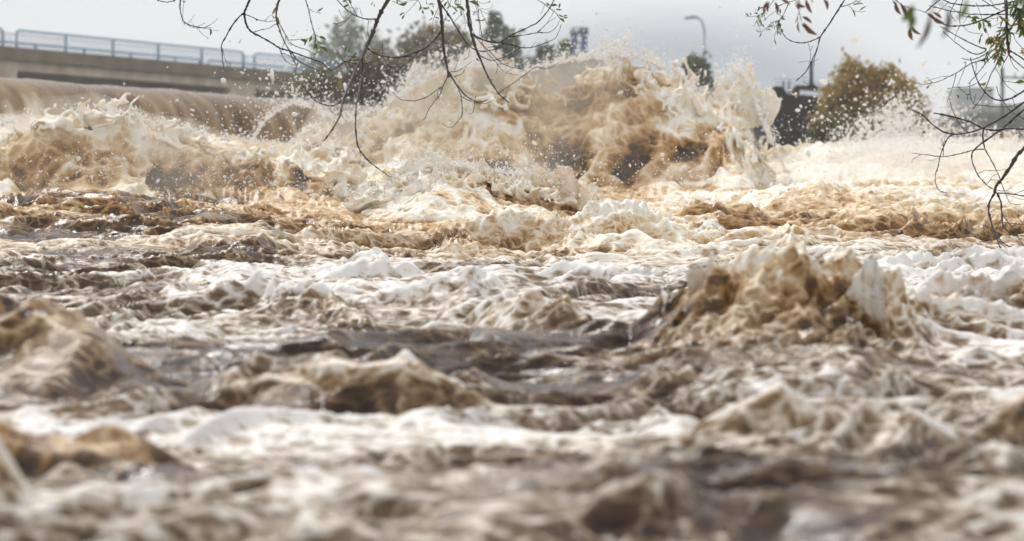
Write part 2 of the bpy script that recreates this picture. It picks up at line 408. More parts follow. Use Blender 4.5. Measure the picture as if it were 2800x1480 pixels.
def build_river():
    un = np.concatenate([np.linspace(-36, -11.5, 260)[:-1], np.linspace(-11.5, 11.5, 620 if QUICK else 1320), np.linspace(11.5, 36, 260)[1:]]) / 180 * np.pi
    u = 1400 + np.tan(un) * F
    k = 0.0030 if QUICK else 0.0014
    ds = [3.2]
    while ds[-1] < 24: ds.append(ds[-1] * (1 + k))
    while ds[-1] < 62: ds.append(ds[-1] * (1 + k * 2.2))
    d = np.array(ds)
    U, D = np.meshgrid(u, d)
    U = U.astype(np.float32); D = D.astype(np.float32)
    X = (U - 1400) / F * D; Y = D
    base = base_e(U, D)
    wob = n2(X * 1.1, Y * 0.9, 3)
    keys = [q for q in WAVES]
    ruf = .20 * n2(X * 2.6 + 3, Y * 2.0, 51) + .30 * n2(X * 9, Y * 6, 52) + .2 * n2(X * 21, Y * 14, 54) - .12 * (D < 12)
    wb2 = wob + .55 * n2(X * 3.1, Y * .7, 53)
    SW = ('H1', 'H2', 'H3', 'H4', 'H5', 'H6')
    e, amb = wave_e([q for q in keys if q not in ('A', 'B', 'C', 'I', 'D2', 'J', 'K', 'K2') + SW], U, D, base, wb2, ruf)
    lip = wave_e.lip
    e4, amb4 = wave_e(SW, U, D, base, wob * .5 + .25 * n2(X * 3.1, Y * .7, 53), None)
    amb = np.maximum(amb, amb4); lip = np.maximum(lip, wave_e.lip * 1.1); lean = np.where(e4 > e, .2, .65); e = np.maximum(e, e4)
    e3, _a = wave_e(['I', 'D2', 'J', 'K', 'K2'], U, D, base, wob); e = np.maximum(e, base + (e3 - base) * .6)
    big, _ = wave_e(['A', 'B', 'C'], U, D, base, wob)
    e = np.maximum(e, base + (big - base) * 0.18)      # the tall plumes themselves are built in the round
    # streaming coordinates: flow runs toward the lens and to the right
    c, s = math.cos(R(24)), math.sin(R(24))
    A = X * c + Y * s; B = -X * s + Y * c
    w1 = n2(A * 1.3, B * 1.3, 11); w2 = n2(A * 1.3 + 40, B * 1.3, 12)
    w3 = n2(A * 3.7, B * 3.7, 13); w4 = n2(A * 3.7 + 9, B * 3.7, 14)
    A2 = A + .28 * w1 + .07 * w3; B2 = B + .28 * w2 + .07 * w4
    o1 = n2(A2 * 0.50, B2 * 1.0, 21)
    o2 = 1 - np.abs(n2(A2 * 0.85, B2 * 2.1, 22)) * 2.2
    o3 = 1 - np.abs(n2(A2 * 1.9, B2 * 4.6, 23)) * 2.3
    o4 = 1 - np.abs(n2(A2 * 4.2, B2 * 9.0, 24)) * 2.3
    o5 = np.abs(n2(A2 * 10, B2 * 18, 25)) * 2
    o6 = n2(A2 * 26, B2 * 40, 26)
    patch = n2(A * 0.40 + 5, B * 0.9, 31)
    # where the foam lies thick the small ripples are smoothed into soft rolls
    soft = sstep(.1, .5, n2(A * 0.5 + 3, B * 0.8, 33) + .9 * np.exp(-((U - 1500) / 600) ** 2 - ((D - 13.5) / 3.0) ** 2))
    ampd = np.interp(D, [4, 6, 9, 13, 17, 21, 26, 40], [1.1, 1.3, 1.4, 1.5, 1.3, 2.2, 2.4, 2.0])
    rough = .55 + .75 * sstep(-.5, .6, n2(A * .8 + 7, B * 1.3, 34))
    p3 = np.abs(n2(A2 * 1.5, B2 * 3.2, 27)) * 2.2 - .7; p4 = np.abs(n2(A2 * 4.0, B2 * 7.5, 28)) * 2.2 - .7
    f3 = o3 * (1 - soft) + p3 * soft; f4 = o4 * (1 - soft) + p4 * soft
    lift0 = np.clip(e - base, 0, .5)
    h = (.062 * o1 + .045 * o2 + .030 * rough * f3 * (0.7 + 0.4 * o2) + .0105 * rough * f4 + .0042 * o5 * (1 - .6 * soft) + .0011 * o6) * ampd
    far = sstep(19, 26, D)
    h = h + (.020 * f3 + .012 * f4) * np.clip(lift0 / .12, 0, 1) * (D < 12)      # ripples ride over the swells
    h = h * (1 - .5 * far) + far * (.10 * np.abs(n2(A2 * 1.2, B2 * 1.2, 41)) + .07 * np.abs(n2(A2 * 2.9, B2 * 2.9, 42)) + .03 * np.abs(n2(A2 * 7, B2 * 7, 43)) * 2)
    e = e + h
    # foam cover, thinned in the hollows to paint their shade
    crestiness = (.40 * o2 + .60 * f3 + .45 * f4 + .15 * (o5 - .6))
    foam = 0.155 + 0.32 * crestiness + 0.40 * patch + .12 * soft + .42 * lip * (.6 + .5 * f3)
    # places: the foam sheet in the middle, foam on the right, open brown water on the wave faces
    def blob(u0, d0, su, sdd): return np.exp(-((U - u0) / su) ** 2 - ((D - d0) / sdd) ** 2)
    foam += .34 * blob(1400, 14.5, 520, 3.2) + .30 * blob(2600, 13, 450, 3.5) + .20 * blob(2000, 17, 500, 2.5)
    foam += .26 * blob(450, 7.8, 600, 0.5) + .30 * blob(2600, 30, 900, 9) + .22 * far
    foam += .07 * blob(900, 11, 600, 1.5)
    foam -= .03 * blob(1500, 9.3, 420, 1.2) + .22 * blob(100, 9.2, 420, .5) + .10 * blob(100, 20, 300, 2) + .18 * blob(1900, 6.2, 800, .8)
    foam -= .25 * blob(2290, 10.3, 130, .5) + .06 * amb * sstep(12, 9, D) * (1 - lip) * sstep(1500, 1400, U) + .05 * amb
    fz = np.exp(-((U - 2090) / 300) ** 2 - ((D - 10.25) / .45) ** 2)
    foam += fz * (.16 * np.clip((e - base) / .25, 0, 1) - .02)
    foam -= .45 * blob(300, 25, 420, 2.6) + .25 * blob(1300, 29, 700, 2.5)  # paints the dark of the troughs below the tall waves
    foam = np.clip(foam, 0.02, 1)
    # curl the crests over
    X2 = X + .25 * lift0 * (D < 16) + (.10 * w1 + .03 * w3) * 0.4 + .010 * o4 * w3
    Y2 = Y - lean * lift0 * (D < 20) * (1 + .4 * w3) - .35 * np.clip(h, -.03, .12) - .06 * w2 * ampd * 0.5
    V = np.stack([X2, Y2, EYE + e], -1).reshape(-1, 3)
    nr, nc = U.shape
    I = np.arange(nr * nc, dtype=np.int32).reshape(nr, nc)
    Q = np.stack([I[:-1, :-1], I[:-1, 1:], I[1:, 1:], I[1:, :-1]], -1).reshape(-1, 4)
    o = np_mesh('river', V, Q, M_near, attrs={'foam': foam.ravel(), 'tone': np.clip(sstep(15, 21, D) + .5 * amb * (D < 12) + .45 * amb * sstep(800, 400, U) * (D < 12) + .5 * fz, 0, 1).ravel()})  # tone also colours front faces amber, as light through thin water
    tag(o, 'brown flood water streaked with white foam rushing toward the viewer', kind='structure')
    return o

def iso_wave(name, keys, u0, u1, d0, d1, z0, z1, vox, m, seed, lump=.10, med=.05, fine=.02, cell=(.35, .35, .35),
             lace=.5, lacew=.05, lacecell=.09, whip=.3, foam0=.45, label='', amber=.3, shear=0.0, crowns=(), drop=1.0, tone=1.0, solid=True, tbelow=.25, face=0.0, shade_froth=(), relw=.34, rm_w=.08):
    """a breaking wave in the round: the wave's height field roughened by 3-D noise, with threads and sheets torn off its crest"""
    if QUICK: vox = vox * 1.7
    dm = 0.5 * (d0 + d1)
    x0 = (u0 - 1400) / F * dm; x1 = (u1 - 1400) / F * dm
    xs = np.arange(x0, x1, vox); ys = np.arange(d0, d1, vox); zs = np.arange(z0, z1, vox)
    sh = (len(xs), len(ys), len(zs))
    X, Y = np.meshgrid(xs, ys, indexing='ij')
    X = X.astype(np.float32); Y = Y.astype(np.float32)
    U = 1400 + X / Y * F
    base = base_e(U, Y)
    wob = n2(X * 1.1, Y * 0.9, 3 + seed) * 0.6
    e, _ = wave_e(keys, U, Y, base, wob)
    lo_ = np.clip((e - base) / .5, 0, 1)
    H = e + EYE - lo_ * drop * (1.5 * lump + .6 * med + .2 * whip)
    H = H - .35 * (1 - sstep(.0, .22, e - base))      # away from the wave the solid dips under the river
    # tongues: the crest height is whipped into separate jets
    jt = np.abs(n2(X / .16, Y / .3, seed + 7)); jb = n2(X / .5, Y / .8, seed + 8)
    up = np.clip((e - base) / 0.6, 0, 1)
    H = H + whip * up * (0.45 * jb + 0.35 * (0.30 - jt))
    gx = np.gradient(H, vox, axis=0); gy = np.gradient(H, vox, axis=1)
    nrm = np.sqrt(1 + np.minimum(gx * gx + gy * gy, 6.0))
    g = ((H[:, :, None] - zs[None, None, :].astype(np.float32)) / nrm[:, :, None])
    cx, cy, cz = cell
    Nl = grid_noise(sh, vox, (cx, cy, cz), seed + 1)
    Nm = grid_noise(sh, vox, (cx * .42, cy * .42, cz * .42), seed + 2)
    Fv = g + lump * Nl + med * (1.2 - 2.4 * np.abs(Nm)) * .8
    Nf = grid_noise(sh, vox, (cx * .18, cy * .18, cz * .24), seed + 3)
    Fv += fine * (1 - 2.2 * np.abs(Nf))
    Fv += fine * .45 * grid_noise(sh, vox, max(vox * 3.0, cx * .09), seed + 15)
    if face:
        Fc_ = grid_noise(sh, vox, (cx * .22, cy * .6, cz * 1.3), seed + 16)
        Fv += face * (1 - 2.0 * np.abs(Fc_)); del Fc_
    if not solid: Fv = np.minimum(Fv, 0) - 1.0
    # threads: tubes along the curves where two fields both vanish, thinning with height
    a = grid_noise(sh, vox, (lacecell * 1.2, lacecell * 1.2, lacecell * 2.0), seed + 4)
    b = grid_noise(sh, vox, (lacecell * 1.5, lacecell * 1.5, lacecell * 1.3), seed + 5)
    gg = g + lump * 1.2 * Nl
    fade = np.clip(1 + gg / lace, 0, 1)
    T = lacew * fade * (1 + .8 * Nm) - np.sqrt(a * a + b * b) * lacecell * .5
    Hc = H.max(axis=1); nearcrest = np.clip((zs[None, :] - (Hc[:, None] - tbelow)) / .12, 0, 1).astype(np.float32)[:, None, :]
    T = np.where(nearcrest > 0, T - (1 - nearcrest) * .05, -1).astype(np.float32)
    T[gg < -lace] = -1
    # droplets: isolated peaks
    c = grid_noise(sh, vox, (lacecell * .7,) * 3, seed + 6)
    fade2 = np.clip(1 + gg / (lace * 1.5), 0, 1)
    T2 = (c - (1.75 - .55 * fade2)) * lacecell * .6
    T2 = np.where(nearcrest > 0, T2, -1).astype(np.float32)
    T2[gg < -lace * 1.5] = -1
    del a, b, c
    Fv = np.maximum(Fv, np.maximum(T, T2))
    # thin sheets standing up from the crest, torn into holes and fingers
    for (cu, crow, cd, th, holes, fing, sd_) in crowns:
        uc = 1400 + xs / cd * F
        topz = EYE + (HOR - np.interp(uc, cu, crow)) / F * cd
        inr = (uc > cu[0]) & (uc < cu[-1])
        topz = topz + fing * (.7 * n2(xs / fing * .8, xs * 0 + .5, sd_) + .6 * n2(xs / fing * 2.1, xs * 0 + 2.5, sd_) + .4 * n2(xs / fing * 5.1, xs * 0 + 4.5, sd_))
        yc = cd + .10 * n2(xs * 2.2, xs * 0, sd_ + 1)
        hgt = topz[:, None, None] - zs[None, None, :]
        yy = ys[None, :, None] - yc[:, None, None] - .25 * np.clip(hgt, 0, .6) + Nl * .06
        thick = th * np.clip(.35 + hgt / .35, 0, 1.6)
        hn = grid_noise(sh, vox, (th * 4, th * 6, th * 5), sd_ + 2)
        S_ = np.minimum(thick * (1 + holes * (hn * 1.1 - .35)) - np.abs(yy), hgt * .8 + .04 * Nm)
        S_[~inr] = -1
        Fv = np.maximum(Fv, S_.astype(np.float32))
    # close the sides
    for ax in range(3):
        sl = [slice(None)] * 3
        for q in (0, -1):
            sl[ax] = q
            if ax == 2 and q == 0: continue
            Fv[tuple(sl)] = -0.01
    V, Q = surface_nets(Fv, (x0, d0, z0), vox)
    ii = np.clip(((V - np.array([x0, d0, z0])) / vox).astype(int), 0, np.array(sh) - 1)
    gv = gg[ii[:, 0], ii[:, 1], ii[:, 2]]
    nl = Nl[ii[:, 0], ii[:, 1], ii[:, 2]]; nm = Nm[ii[:, 0], ii[:, 1], ii[:, 2]]; nf = Nf[ii[:, 0], ii[:, 1], ii[:, 2]]
    base_v = base_e(1400 + V[:, 0] / V[:, 1] * F, V[:, 1]) + EYE
    Hv = H[ii[:, 0], ii[:, 1]]
    rel = np.clip((V[:, 2] - base_v) / np.maximum(Hv - base_v, .15), 0, 1.3)
    pt = n3(V[:, 0] * 1.3, V[:, 1] * 1.3, V[:, 2] * 1.5, seed + 9)
    rm = 1 - 2.2 * np.abs(nm); rf = 1 - 2.2 * np.abs(nf)
    foam = foam0 - .50 + .40 * sstep(.05, -.12, gv) * sstep(.5, .9, rel) + .12 + relw * sstep(.25, 1.05, rel) + .35 * sstep(1.02, 1.2, rel) + amber * 1.1 * pt + .10 * nl + rm_w * rm + .07 * rf  # foam toward the crest; shade painted into the low parts
    uu = 1400 + V[:, 0] / V[:, 1] * F; rr = HOR - (V[:, 2] - EYE) / V[:, 1] * F
    for (su, sr, wu, wr, amt) in shade_froth:      # brown patches painting shade on the wave; negative amounts add froth
        foam -= amt * np.exp(-((uu - su + 40 * nl) / wu) ** 2 - ((rr - sr + 25 * pt) / wr) ** 2)
    # swirl: push the surface along a slow random field so that the threads bend
    w = .05 * cx / .35
    q = 2.2 * .35 / cx
    dx = n3(V[:, 0] * q, V[:, 1] * q, V[:, 2] * q, seed + 10); dy = n3(V[:, 0] * q + 7, V[:, 1] * q, V[:, 2] * q, seed + 11)
    dz = n3(V[:, 0] * q, V[:, 1] * q + 9, V[:, 2] * q, seed + 12)
    q2 = q * 3.1
    d2 = n3(V[:, 0] * q2, V[:, 1] * q2, V[:, 2] * q2, seed + 13); d3 = n3(V[:, 0] * q2, V[:, 1] * q2 + 5, V[:, 2] * q2, seed + 14)
    lift = np.clip((V[:, 2] - base_v) / .3, 0, 1)
    V[:, 0] += (dx * w * 2.0 + d2 * w * .5) * lift + shear * np.clip(V[:, 2] - base_v, 0, 2)
    V[:, 1] += dy * w * 2 * lift
    V[:, 2] += (dz * w * 1.2 + d3 * w * .5) * lift
    o = np_mesh(name, V, Q, m, attrs={'foam': np.clip(foam, 0, 1), 'tone': np.full(len(V), tone)})
    tag(o, label, kind='structure')
    print(name, sh, len(V))
    return o
build_river()
iso_wave('river_wave', ['A'], -250, 1130, 24.2, 28.6, 1.2, 2.75, .015, M_far, 100, lump=.10, med=.045, fine=.015,
         cell=(.55, .45, .40), lace=.22, lacew=.012, lacecell=.06, whip=.16, foam0=.36, amber=.30, shade_froth=[(250, 500, 200, 60, .24), (60, 520, 100, 35, .28), (420, 430, 150, 60, .10), (800, 500, 170, 60, .20), (640, 480, 120, 60, .14), (120, 370, 100, 70, -.30), (0, 400, 90, 60, -.3)], face=.012, tbelow=.14,
         label='long brown roller with a white torn crest below the weir')
iso_wave('river_wave', ['B'], 640, 2290, 29.6, 33.9, 1.3, 3.75, .0138, M_far, 200, lump=.13, med=.05, fine=.017,
         cell=(.60, .50, .62), lace=.26, lacew=.011, lacecell=.07, whip=.17, foam0=.375, amber=.24, shade_froth=[(1250, 385, 210, 80, .15), (1400, 420, 140, 90, .10), (1060, 390, 140, 60, .08), (2030, 430, 110, 90, .15), (1600, 440, 170, 90, .02), (1640, 540, 150, 60, .06)], face=.02, tbelow=.30,
         crowns=[([1060, 1120, 1200, 1290, 1350, 1420, 1480], [300, 210, 140, 100, 110, 190, 260], 32.3, .05, 1.6, .22, 71),
                 ([1030, 1100, 1200, 1300, 1400, 1440], [290, 230, 170, 140, 190, 240], 31.8, .05, 1.8, .18, 75),
                 ([1640, 1690, 1760], [240, 175, 240], 32.0, .035, 1.2, .15, 79),
                 ([1940, 2010, 2060, 2120], [300, 215, 160, 260], 32.0, .045, 1.4, .20, 83)],
         label='tall plumes of cream and brown water bursting upward in the middle of the river')
iso_wave('river_wave', ['C'], 820, 1760, 21.0, 24.6, .95, 2.2, .0105, M_mid, 300, lump=.06, med=.028, fine=.012,
         cell=(.32, .28, .28), lace=.16, lacew=.010, lacecell=.045, whip=.14, foam0=.43, amber=.24, shade_froth=[(1100, 620, 100, 30, .30), (1330, 530, 90, 35, .14), (950, 560, 60, 40, -.1)], face=.010, tbelow=.14,
         crowns=[([1000, 1080, 1180, 1260, 1330], [500, 440, 405, 430, 480], 22.9, .022, 1.6, .14, 91),
                 ([1420, 1490, 1540, 1600], [490, 440, 445, 500], 22.8, .016, 1.7, .10, 95)],
         label='frothing pale wave in front of the tall plumes')
iso_wave('river_wave', ['D', 'D2'], 1080, 2230, 17.9, 22.2, .85, 1.45, .0095, M_mid, 400, lump=.035, med=.018, fine=.009,
         cell=(.24, .22, .18), lace=.09, lacew=.008, lacecell=.04, whip=.07, foam0=.47, amber=.24, tbelow=.08,
         crowns=[([1190, 1240, 1330, 1420, 1500, 1600], [650, 605, 600, 590, 600, 650], 19.2, .014, 1.3, .07, 101),
                 ],
         label='bubbly splashing crest at the far edge of the foam sheet')
iso_wave('river_wave', ['I'], 2000, 3050, 22.8, 26.6, .95, 1.75, .0125, M_mid, 450, lump=.05, med=.025, fine=.014,
         cell=(.35, .3, .24), lace=.12, lacew=.010, lacecell=.05, whip=.10, foam0=.55, amber=.22,
         label='pale hump of churned water on the right beyond the foam')
iso_wave('river_wave', ['F'], 1600, 2640, 9.5, 11.0, .55, 1.12, .0055, M_near, 500, lump=.022, med=.011, fine=.0055,
         cell=(.26, .2, .16), lace=.05, lacew=.006, lacecell=.04, whip=.05, foam0=.36, amber=.14, drop=.3, tone=.6, tbelow=.06, rm_w=.02, solid=False,
         crowns=[([1800, 1840, 1890, 1960, 2020, 2100, 2160, 2220], [960, 810, 715, 720, 700, 680, 730, 800], 10.22, .011, 1.1, .05, 111),
                 ([1840, 1900, 1930, 2020, 2120, 2200], [900, 790, 755, 745, 735, 790], 10.14, .009, 1.2, .04, 131),
                 ([2320, 2365, 2400, 2430], [820, 740, 680, 790], 10.2, .008, .3, .03, 115)],
         label='glassy amber wave throwing up fingers of water close on the right')
iso_wave('river_wave', ['J'], 2050, 3150, 34.6, 38.4, 1.7, 2.9, .019, M_far, 600, lump=.08, med=.05, fine=.02,
         cell=(.45, .4, .35), lace=.35, lacew=.014, lacecell=.08, whip=.22, foam0=.66, amber=.18, tbelow=.3,
         label='white torn crest in front of the golden bush on the right')
iso_wave('river_wave', ['K'], -350, 980, 19.2, 21.8, .95, 1.45, .0095, M_mid, 650, lump=.045, med=.030, fine=.012,
         cell=(.34, .26, .18), lace=.10, lacew=.008, lacecell=.04, whip=.10, foam0=.50, amber=.30, tbelow=.10,
         crowns=[([300, 360, 440, 520, 560], [620, 600, 592, 580, 620], 20.3, .018, .6, .04, 655)],
         label='low churning crest on the left in front of the long brown roller')
iso_wave('river_wave', ['K2'], 2120, 3050, 19.4, 22.2, .95, 1.40, .0095, M_mid, 670, lump=.045, med=.030, fine=.012,
         cell=(.30, .26, .18), lace=.09, lacew=.008, lacecell=.04, whip=.08, foam0=.54, amber=.28, tbelow=.10,
         label='low frothy crest at the right behind the foam sheet')
# ---------------------------------------------------------------- mesh builder
class MB:
    def __init__(s): s.v = []; s.f = []; s.n = 0
    def add(s, V, Fc):
        V = np.asarray(V, float); s.v.append(V); s.f += [tuple(int(i) + s.n for i in q) for q in Fc]; s.n += len(V)
    def box(s, c, size, rz=0.0, M=None):
        x, y, z = [q / 2 for q in size]
        V = np.array([(a * x, b * y, cc * z) for a in (-1, 1) for b in (-1, 1) for cc in (-1, 1)])
        cs, sn = math.cos(rz), math.sin(rz)
        V = np.stack([V[:, 0] * cs - V[:, 1] * sn, V[:, 0] * sn + V[:, 1] * cs, V[:, 2]], 1) + np.array(c)
        s.add(V, [(0, 1, 3, 2), (4, 6, 7, 5), (0, 4, 5, 1), (2, 3, 7, 6), (0, 2, 6, 4), (1, 5, 7, 3)])
    def tube(s, pts, r, sides=6, caps=True):
        pts = [Vector(p) for p in pts]; n = len(pts)
        if not hasattr(r, '__len__'): r = [r] * n
        up = None; V = []
        for i, p in enumerate(pts):
            t = (pts[min(i + 1, n - 1)] - pts[max(i - 1, 0)])
            if t.length < 1e-9: t = Vector((0, 0, 1))
            t.normalize()
            if up is None: up = t.orthogonal().normalized()
            up = (up - t * up.dot(t))
            if up.length < 1e-6: up = t.orthogonal()
            up.normalize(); sd = t.cross(up)
            for k in range(sides):
                a = 2 * math.pi * k / sides
                V.append(p + (up * math.cos(a) + sd * math.sin(a)) * r[i])
        Fc = [(i * sides + k, i * sides + (k + 1) % sides, (i + 1) * sides + (k + 1) % sides, (i + 1) * sides + k)
              for i in range(n - 1) for k in range(sides)]
        if caps: Fc += [tuple(range(sides))[::-1], tuple((n - 1) * sides + k for k in range(sides))]
        s.add([tuple(q) for q in V], Fc)
    def build(s, name, m, parent=None, smooth=False):
        me = bpy.data.meshes.new(name)
        me.from_pydata(np.concatenate(s.v).tolist() if s.v else [], [], s.f)
        me.materials.append(m)
        if smooth: me.polygons.foreach_set("use_smooth", np.ones(len(me.polygons), bool))
        o = bpy.data.objects.new(name, me); COL.objects.link(o)
        if parent:
            o.parent = parent
            o.matrix_parent_inverse = Matrix.Translation(-parent.location)
        return o

def empty(name, loc, label, cat, group=None):
    o = bpy.data.objects.new(name, None); o.location = loc; COL.objects.link(o)
    tag(o, label, cat, group)
    return o

# ---------------------------------------------------------------- ground, upstream water, the weir
M_ground = simple('wet_grass_and_earth', (0.07, 0.075, 0.035), 0.9, 0.4, 0.6)
ys = np.array([-80, -20, 0, 12, 25, 40, 58, 63, 90, 200, 300, 520]); zs_ = np.array([0, -.3, -.4, -.4, -.1, .6, 1.6, 2.4, 2.6, 2.8, 3, 3.0])
xs = np.array([-330, -200, -100, -40, -15, 0, 15, 40, 100, 200, 330])
X, Y = np.meshgrid(xs, ys); Z = np.tile(zs_[:, None], (1, len(xs))) + np.where(np.abs(X) > 14, 0.35, 0) * (Y < 60)
I = np.arange(X.size).reshape(X.shape)
g = np_mesh('ground', np.stack([X, Y, Z], -1).reshape(-1, 3), np.stack([I[:-1, :-1], I[:-1, 1:], I[1:, 1:], I[1:, :-1]], -1).reshape(-1, 4), M_ground)
tag(g, 'low grassy ground on both banks and beyond the river', kind='structure')

M_fall = water_mat('falling_silty_water', [(0.0, (0.085, 0.050, 0.024)), (0.35, (0.18, 0.112, 0.056)), (0.6, (0.31, 0.210, 0.115)), (0.95, (0.78, 0.72, 0.62))],
                   lace=2.2, fine=10, bump=0.2, bdist=0.03, stretch=(1, 1, .16), lace_amt=.12, noise_amt=.5, gloss=.07)
W0 = np.array([-7.35, 42.0]); W1 = np.array([-3.36, 48.5]); wd = (W1 - W0); wl = np.linalg.norm(wd); wd = wd / wl
wn = np.array([wd[1], -wd[0]])
LIPZ = EYE + 485 / F * 42.0
def build_fall():
    sL = np.arange(-14, 13.5, .05)
    prof = []       # (offset along wn, z)
    for t in np.linspace(-9, -.5, 60): prof.append((t, LIPZ + .02 * t * 0))
    for a in np.linspace(0, 80, 34): prof.append((-.5 + .85 * math.sin(R(a)), LIPZ - .75 * (1 - math.cos(R(a)))))
    o0, z0 = prof[-1]
    for t in np.linspace(.04, 1.3, 50): prof.append((o0 + .22 * t, z0 - t))
    prof = np.array(prof)
    S, T = np.meshgrid(sL, np.arange(len(prof)))
    off = prof[T.astype(int), 0]; z = prof[T.astype(int), 1]
    fall = np.clip((LIPZ - z) / .5, 0, 1)
    r1_ = n2(S * 1.1, z * .25, 61); r2_ = n2(S * 4.0, z * .5, 62); r3_ = n2(S * 13, z * 1.1, 63)
    off = off + fall * (.10 * r1_ + .040 * r2_ + .012 * r3_)
    z = z + (1 - fall) * (.016 * n2(S * 1.4, off * .8, 64) + .006 * n2(S * 5, off * 3, 65)) + .03 * n2(S * .35, off * .1, 66)
    X = W0[0] + wd[0] * S + wn[0] * off; Y = W0[1] + wd[1] * S + wn[1] * off
    foam = .36 + fall * (.34 * r2_ + .12 * r3_ + .28 * r1_) + .30 * fall * sstep(1.3, -.5, S) + .35 * sstep(LIPZ - .75, LIPZ - 1.5, z)
    nr, nc = S.shape; I = np.arange(nr * nc).reshape(nr, nc)
    o = np_mesh('waterfall', np.stack([X, Y, z], -1).reshape(-1, 3), np.stack([I[:-1, :-1], I[:-1, 1:], I[1:, 1:], I[1:, :-1]], -1).reshape(-1, 4)[:, ::-1],
                M_fall, attrs={'foam': np.clip(foam, 0, 1).ravel()})
    tag(o, 'smooth brown sheet of water pouring over the weir', kind='structure')
build_fall()
m = MB()
a = W0 - wd * 14 - wn * 8.9; b = W0 + wd * 13.4 - wn * 8.9
m.add([(a[0], a[1], LIPZ - .004), (b[0], b[1], LIPZ - .004), (b[0] - wn[0] * 170, b[1] - wn[1] * 170, LIPZ - .004), (a[0] - wn[0] * 170, a[1] - wn[1] * 170, LIPZ - .004)], [(0, 1, 2, 3)])
o = m.build('upstream_water', M_fall); tag(o, 'flat brown water held above the weir', kind='structure')
M_conc = simple('stained_concrete', (0.25, 0.215, 0.17), 0.85, 0.35, 1.6, 0.3)
m = MB()
c = W0 + wd * (-.3) - wn * 1.0
m.box((c[0], c[1], LIPZ / 2 - .25), (27.4, .8, LIPZ - .5), math.atan2(wd[1], wd[0]))
we = m.build('weir', M_conc); tag(we, 'concrete weir wall hidden under the falling brown water', 'weir')

# ---------------------------------------------------------------- road bridge
B0 = Vector(((0 - 1400) / F * 150, 150, 0)); B1 = Vector(((675 - 1400) / F * 168, 168, 0))
bd = (B1 - B0).normalized(); bn = Vector((bd.y, -bd.x, 0)); brz = math.atan2(bd.y, bd.x)
Bx = lambda s, off=0.0, z=0.0: B0 + bd * s - bn * off + Vector((0, 0, z))
DZ = EYE + (690 - 131) / F * 150                       # deck edge top
RT = EYE + (690 - 77) / F * 150                        # hand rail top
def s_of(u):
    """distance along the bridge seen at column u"""
    k = (u - 1400) / F
    return (k * B0.y - B0.x) / (bd.x - k * bd.y)
M_blue = simple('pale_blue_paint', (0.20, 0.36, 0.50), 0.5, 0.12, 3)
M_conc2 = simple('weathered_bridge_concrete', (0.20, 0.155, 0.10), 0.85, 0.3, .9, 0.3, stretch=(1, 1, .3))
M_conc3 = simple('pale_bridge_concrete', (0.62, 0.50, 0.39), 0.85, 0.25, .9, 0.2)
M_shade = simple('painted_underside_shade', (0.014, 0.012, 0.012), 0.9, 0.2, .9)  # near black, so the gap below the deck reads as shade
br = empty('road_bridge', Bx(0, 3, 2.8), 'long concrete road bridge with pale blue railings crossing behind the weir', 'bridge')
SA, SB = s_of(-900), s_of(1120)
SM, SLn = (SA + SB) / 2, SB - SA
m = MB(); m.box(Bx(SM, 4.0, DZ - .27), (SLn, 8.0, .54), brz); m.build('deck', M_conc2, br)
m = MB(); m.box(Bx(SM, .18, DZ + .05), (SLn, .30, .10), brz); m.build('kerb', M_conc2, br)
m = MB(); m.box(Bx(SM, .80, DZ - .54 - .27), (SLn, .9, .54), brz); m.build('girder', M_conc3, br)
m = MB(); m.box(Bx(SM, 6.9, DZ - .54 - .27), (SLn, .9, .54), brz); m.build('girder', M_conc3, br)
for u0, u1 in ((-560, -490), (-90, 59), (642, 708)):
    s0, s1 = s_of(u0), s_of(u1)
    m = MB(); m.box(Bx((s0 + s1) / 2, 4.0, (2.7 + DZ - 1.08) / 2), (s1 - s0, 5.6, DZ - 1.08 - 2.7), brz)
    pr = m.build('pier', M_conc3, br)
    m = MB(); m.box(Bx((s0 + s1) / 2, .62, DZ - .81 - .35), (s1 - s0 + .02, .6, 1.3), brz); m.build('bearing_block', M_conc3, pr)
def corner_pts(s0, s1, z0, z1, r, off=0.25):
    pts = [Bx(s0, off, z0)]
    for a in np.linspace(0, 90, 6): pts.append(Bx(s0 + r - r * math.cos(R(a)), off, z1 - r + r * math.sin(R(a))))
    n = max(2, int((s1 - s0) / 2))
    for k in range(1, n): pts.append(Bx(s0 + r + (s1 - s0 - 2 * r) * k / n, off, z1))
    for a in np.linspace(90, 0, 6): pts.append(Bx(s1 - r + r * math.cos(R(a)), off, z1 - r + r * math.sin(R(a))))
    pts.append(Bx(s1, off, z0))
    return pts
bay = (s_of(675) - s_of(55)) / 5.0
gap = s_of(705) - s_of(675)
unit = bay * 5 + gap
for k in (-2, -1, 0, 1, 2):
    s0 = s_of(55) + unit * k; s1 = s0 + bay * 5
    if s0 > SB - 3: continue
    s1 = min(s1, SB - .1)
    m = MB(); m.tube(corner_pts(s0, s1, DZ + .1, RT, .22), .068, 8)
    rl = m.build('railing', M_blue, br, True)
    for j in range(1, 5):
        if s0 + bay * j > s1: break
        m = MB(); m.box(Bx(s0 + bay * j, .25, (DZ + RT) / 2 + .02), (.13, .07, RT - DZ - .12), brz); m.build('post', M_blue, rl)
    m = MB()
    nb = int((s1 - s0 + gap) / .145)
    for q in range(nb): m.box(Bx(s0 + .1 + q * .145, .42, (DZ + RT) / 2 - .03), (.022, .022, RT - DZ - .32), brz)
    for zz in (DZ + .14, RT - .17): m.box(Bx((s0 + s1 + gap) / 2, .42, zz), (s1 - s0 + gap, .035, .04), brz)
    m.build('balusters', M_blue, rl)
off2 = s_of(550)
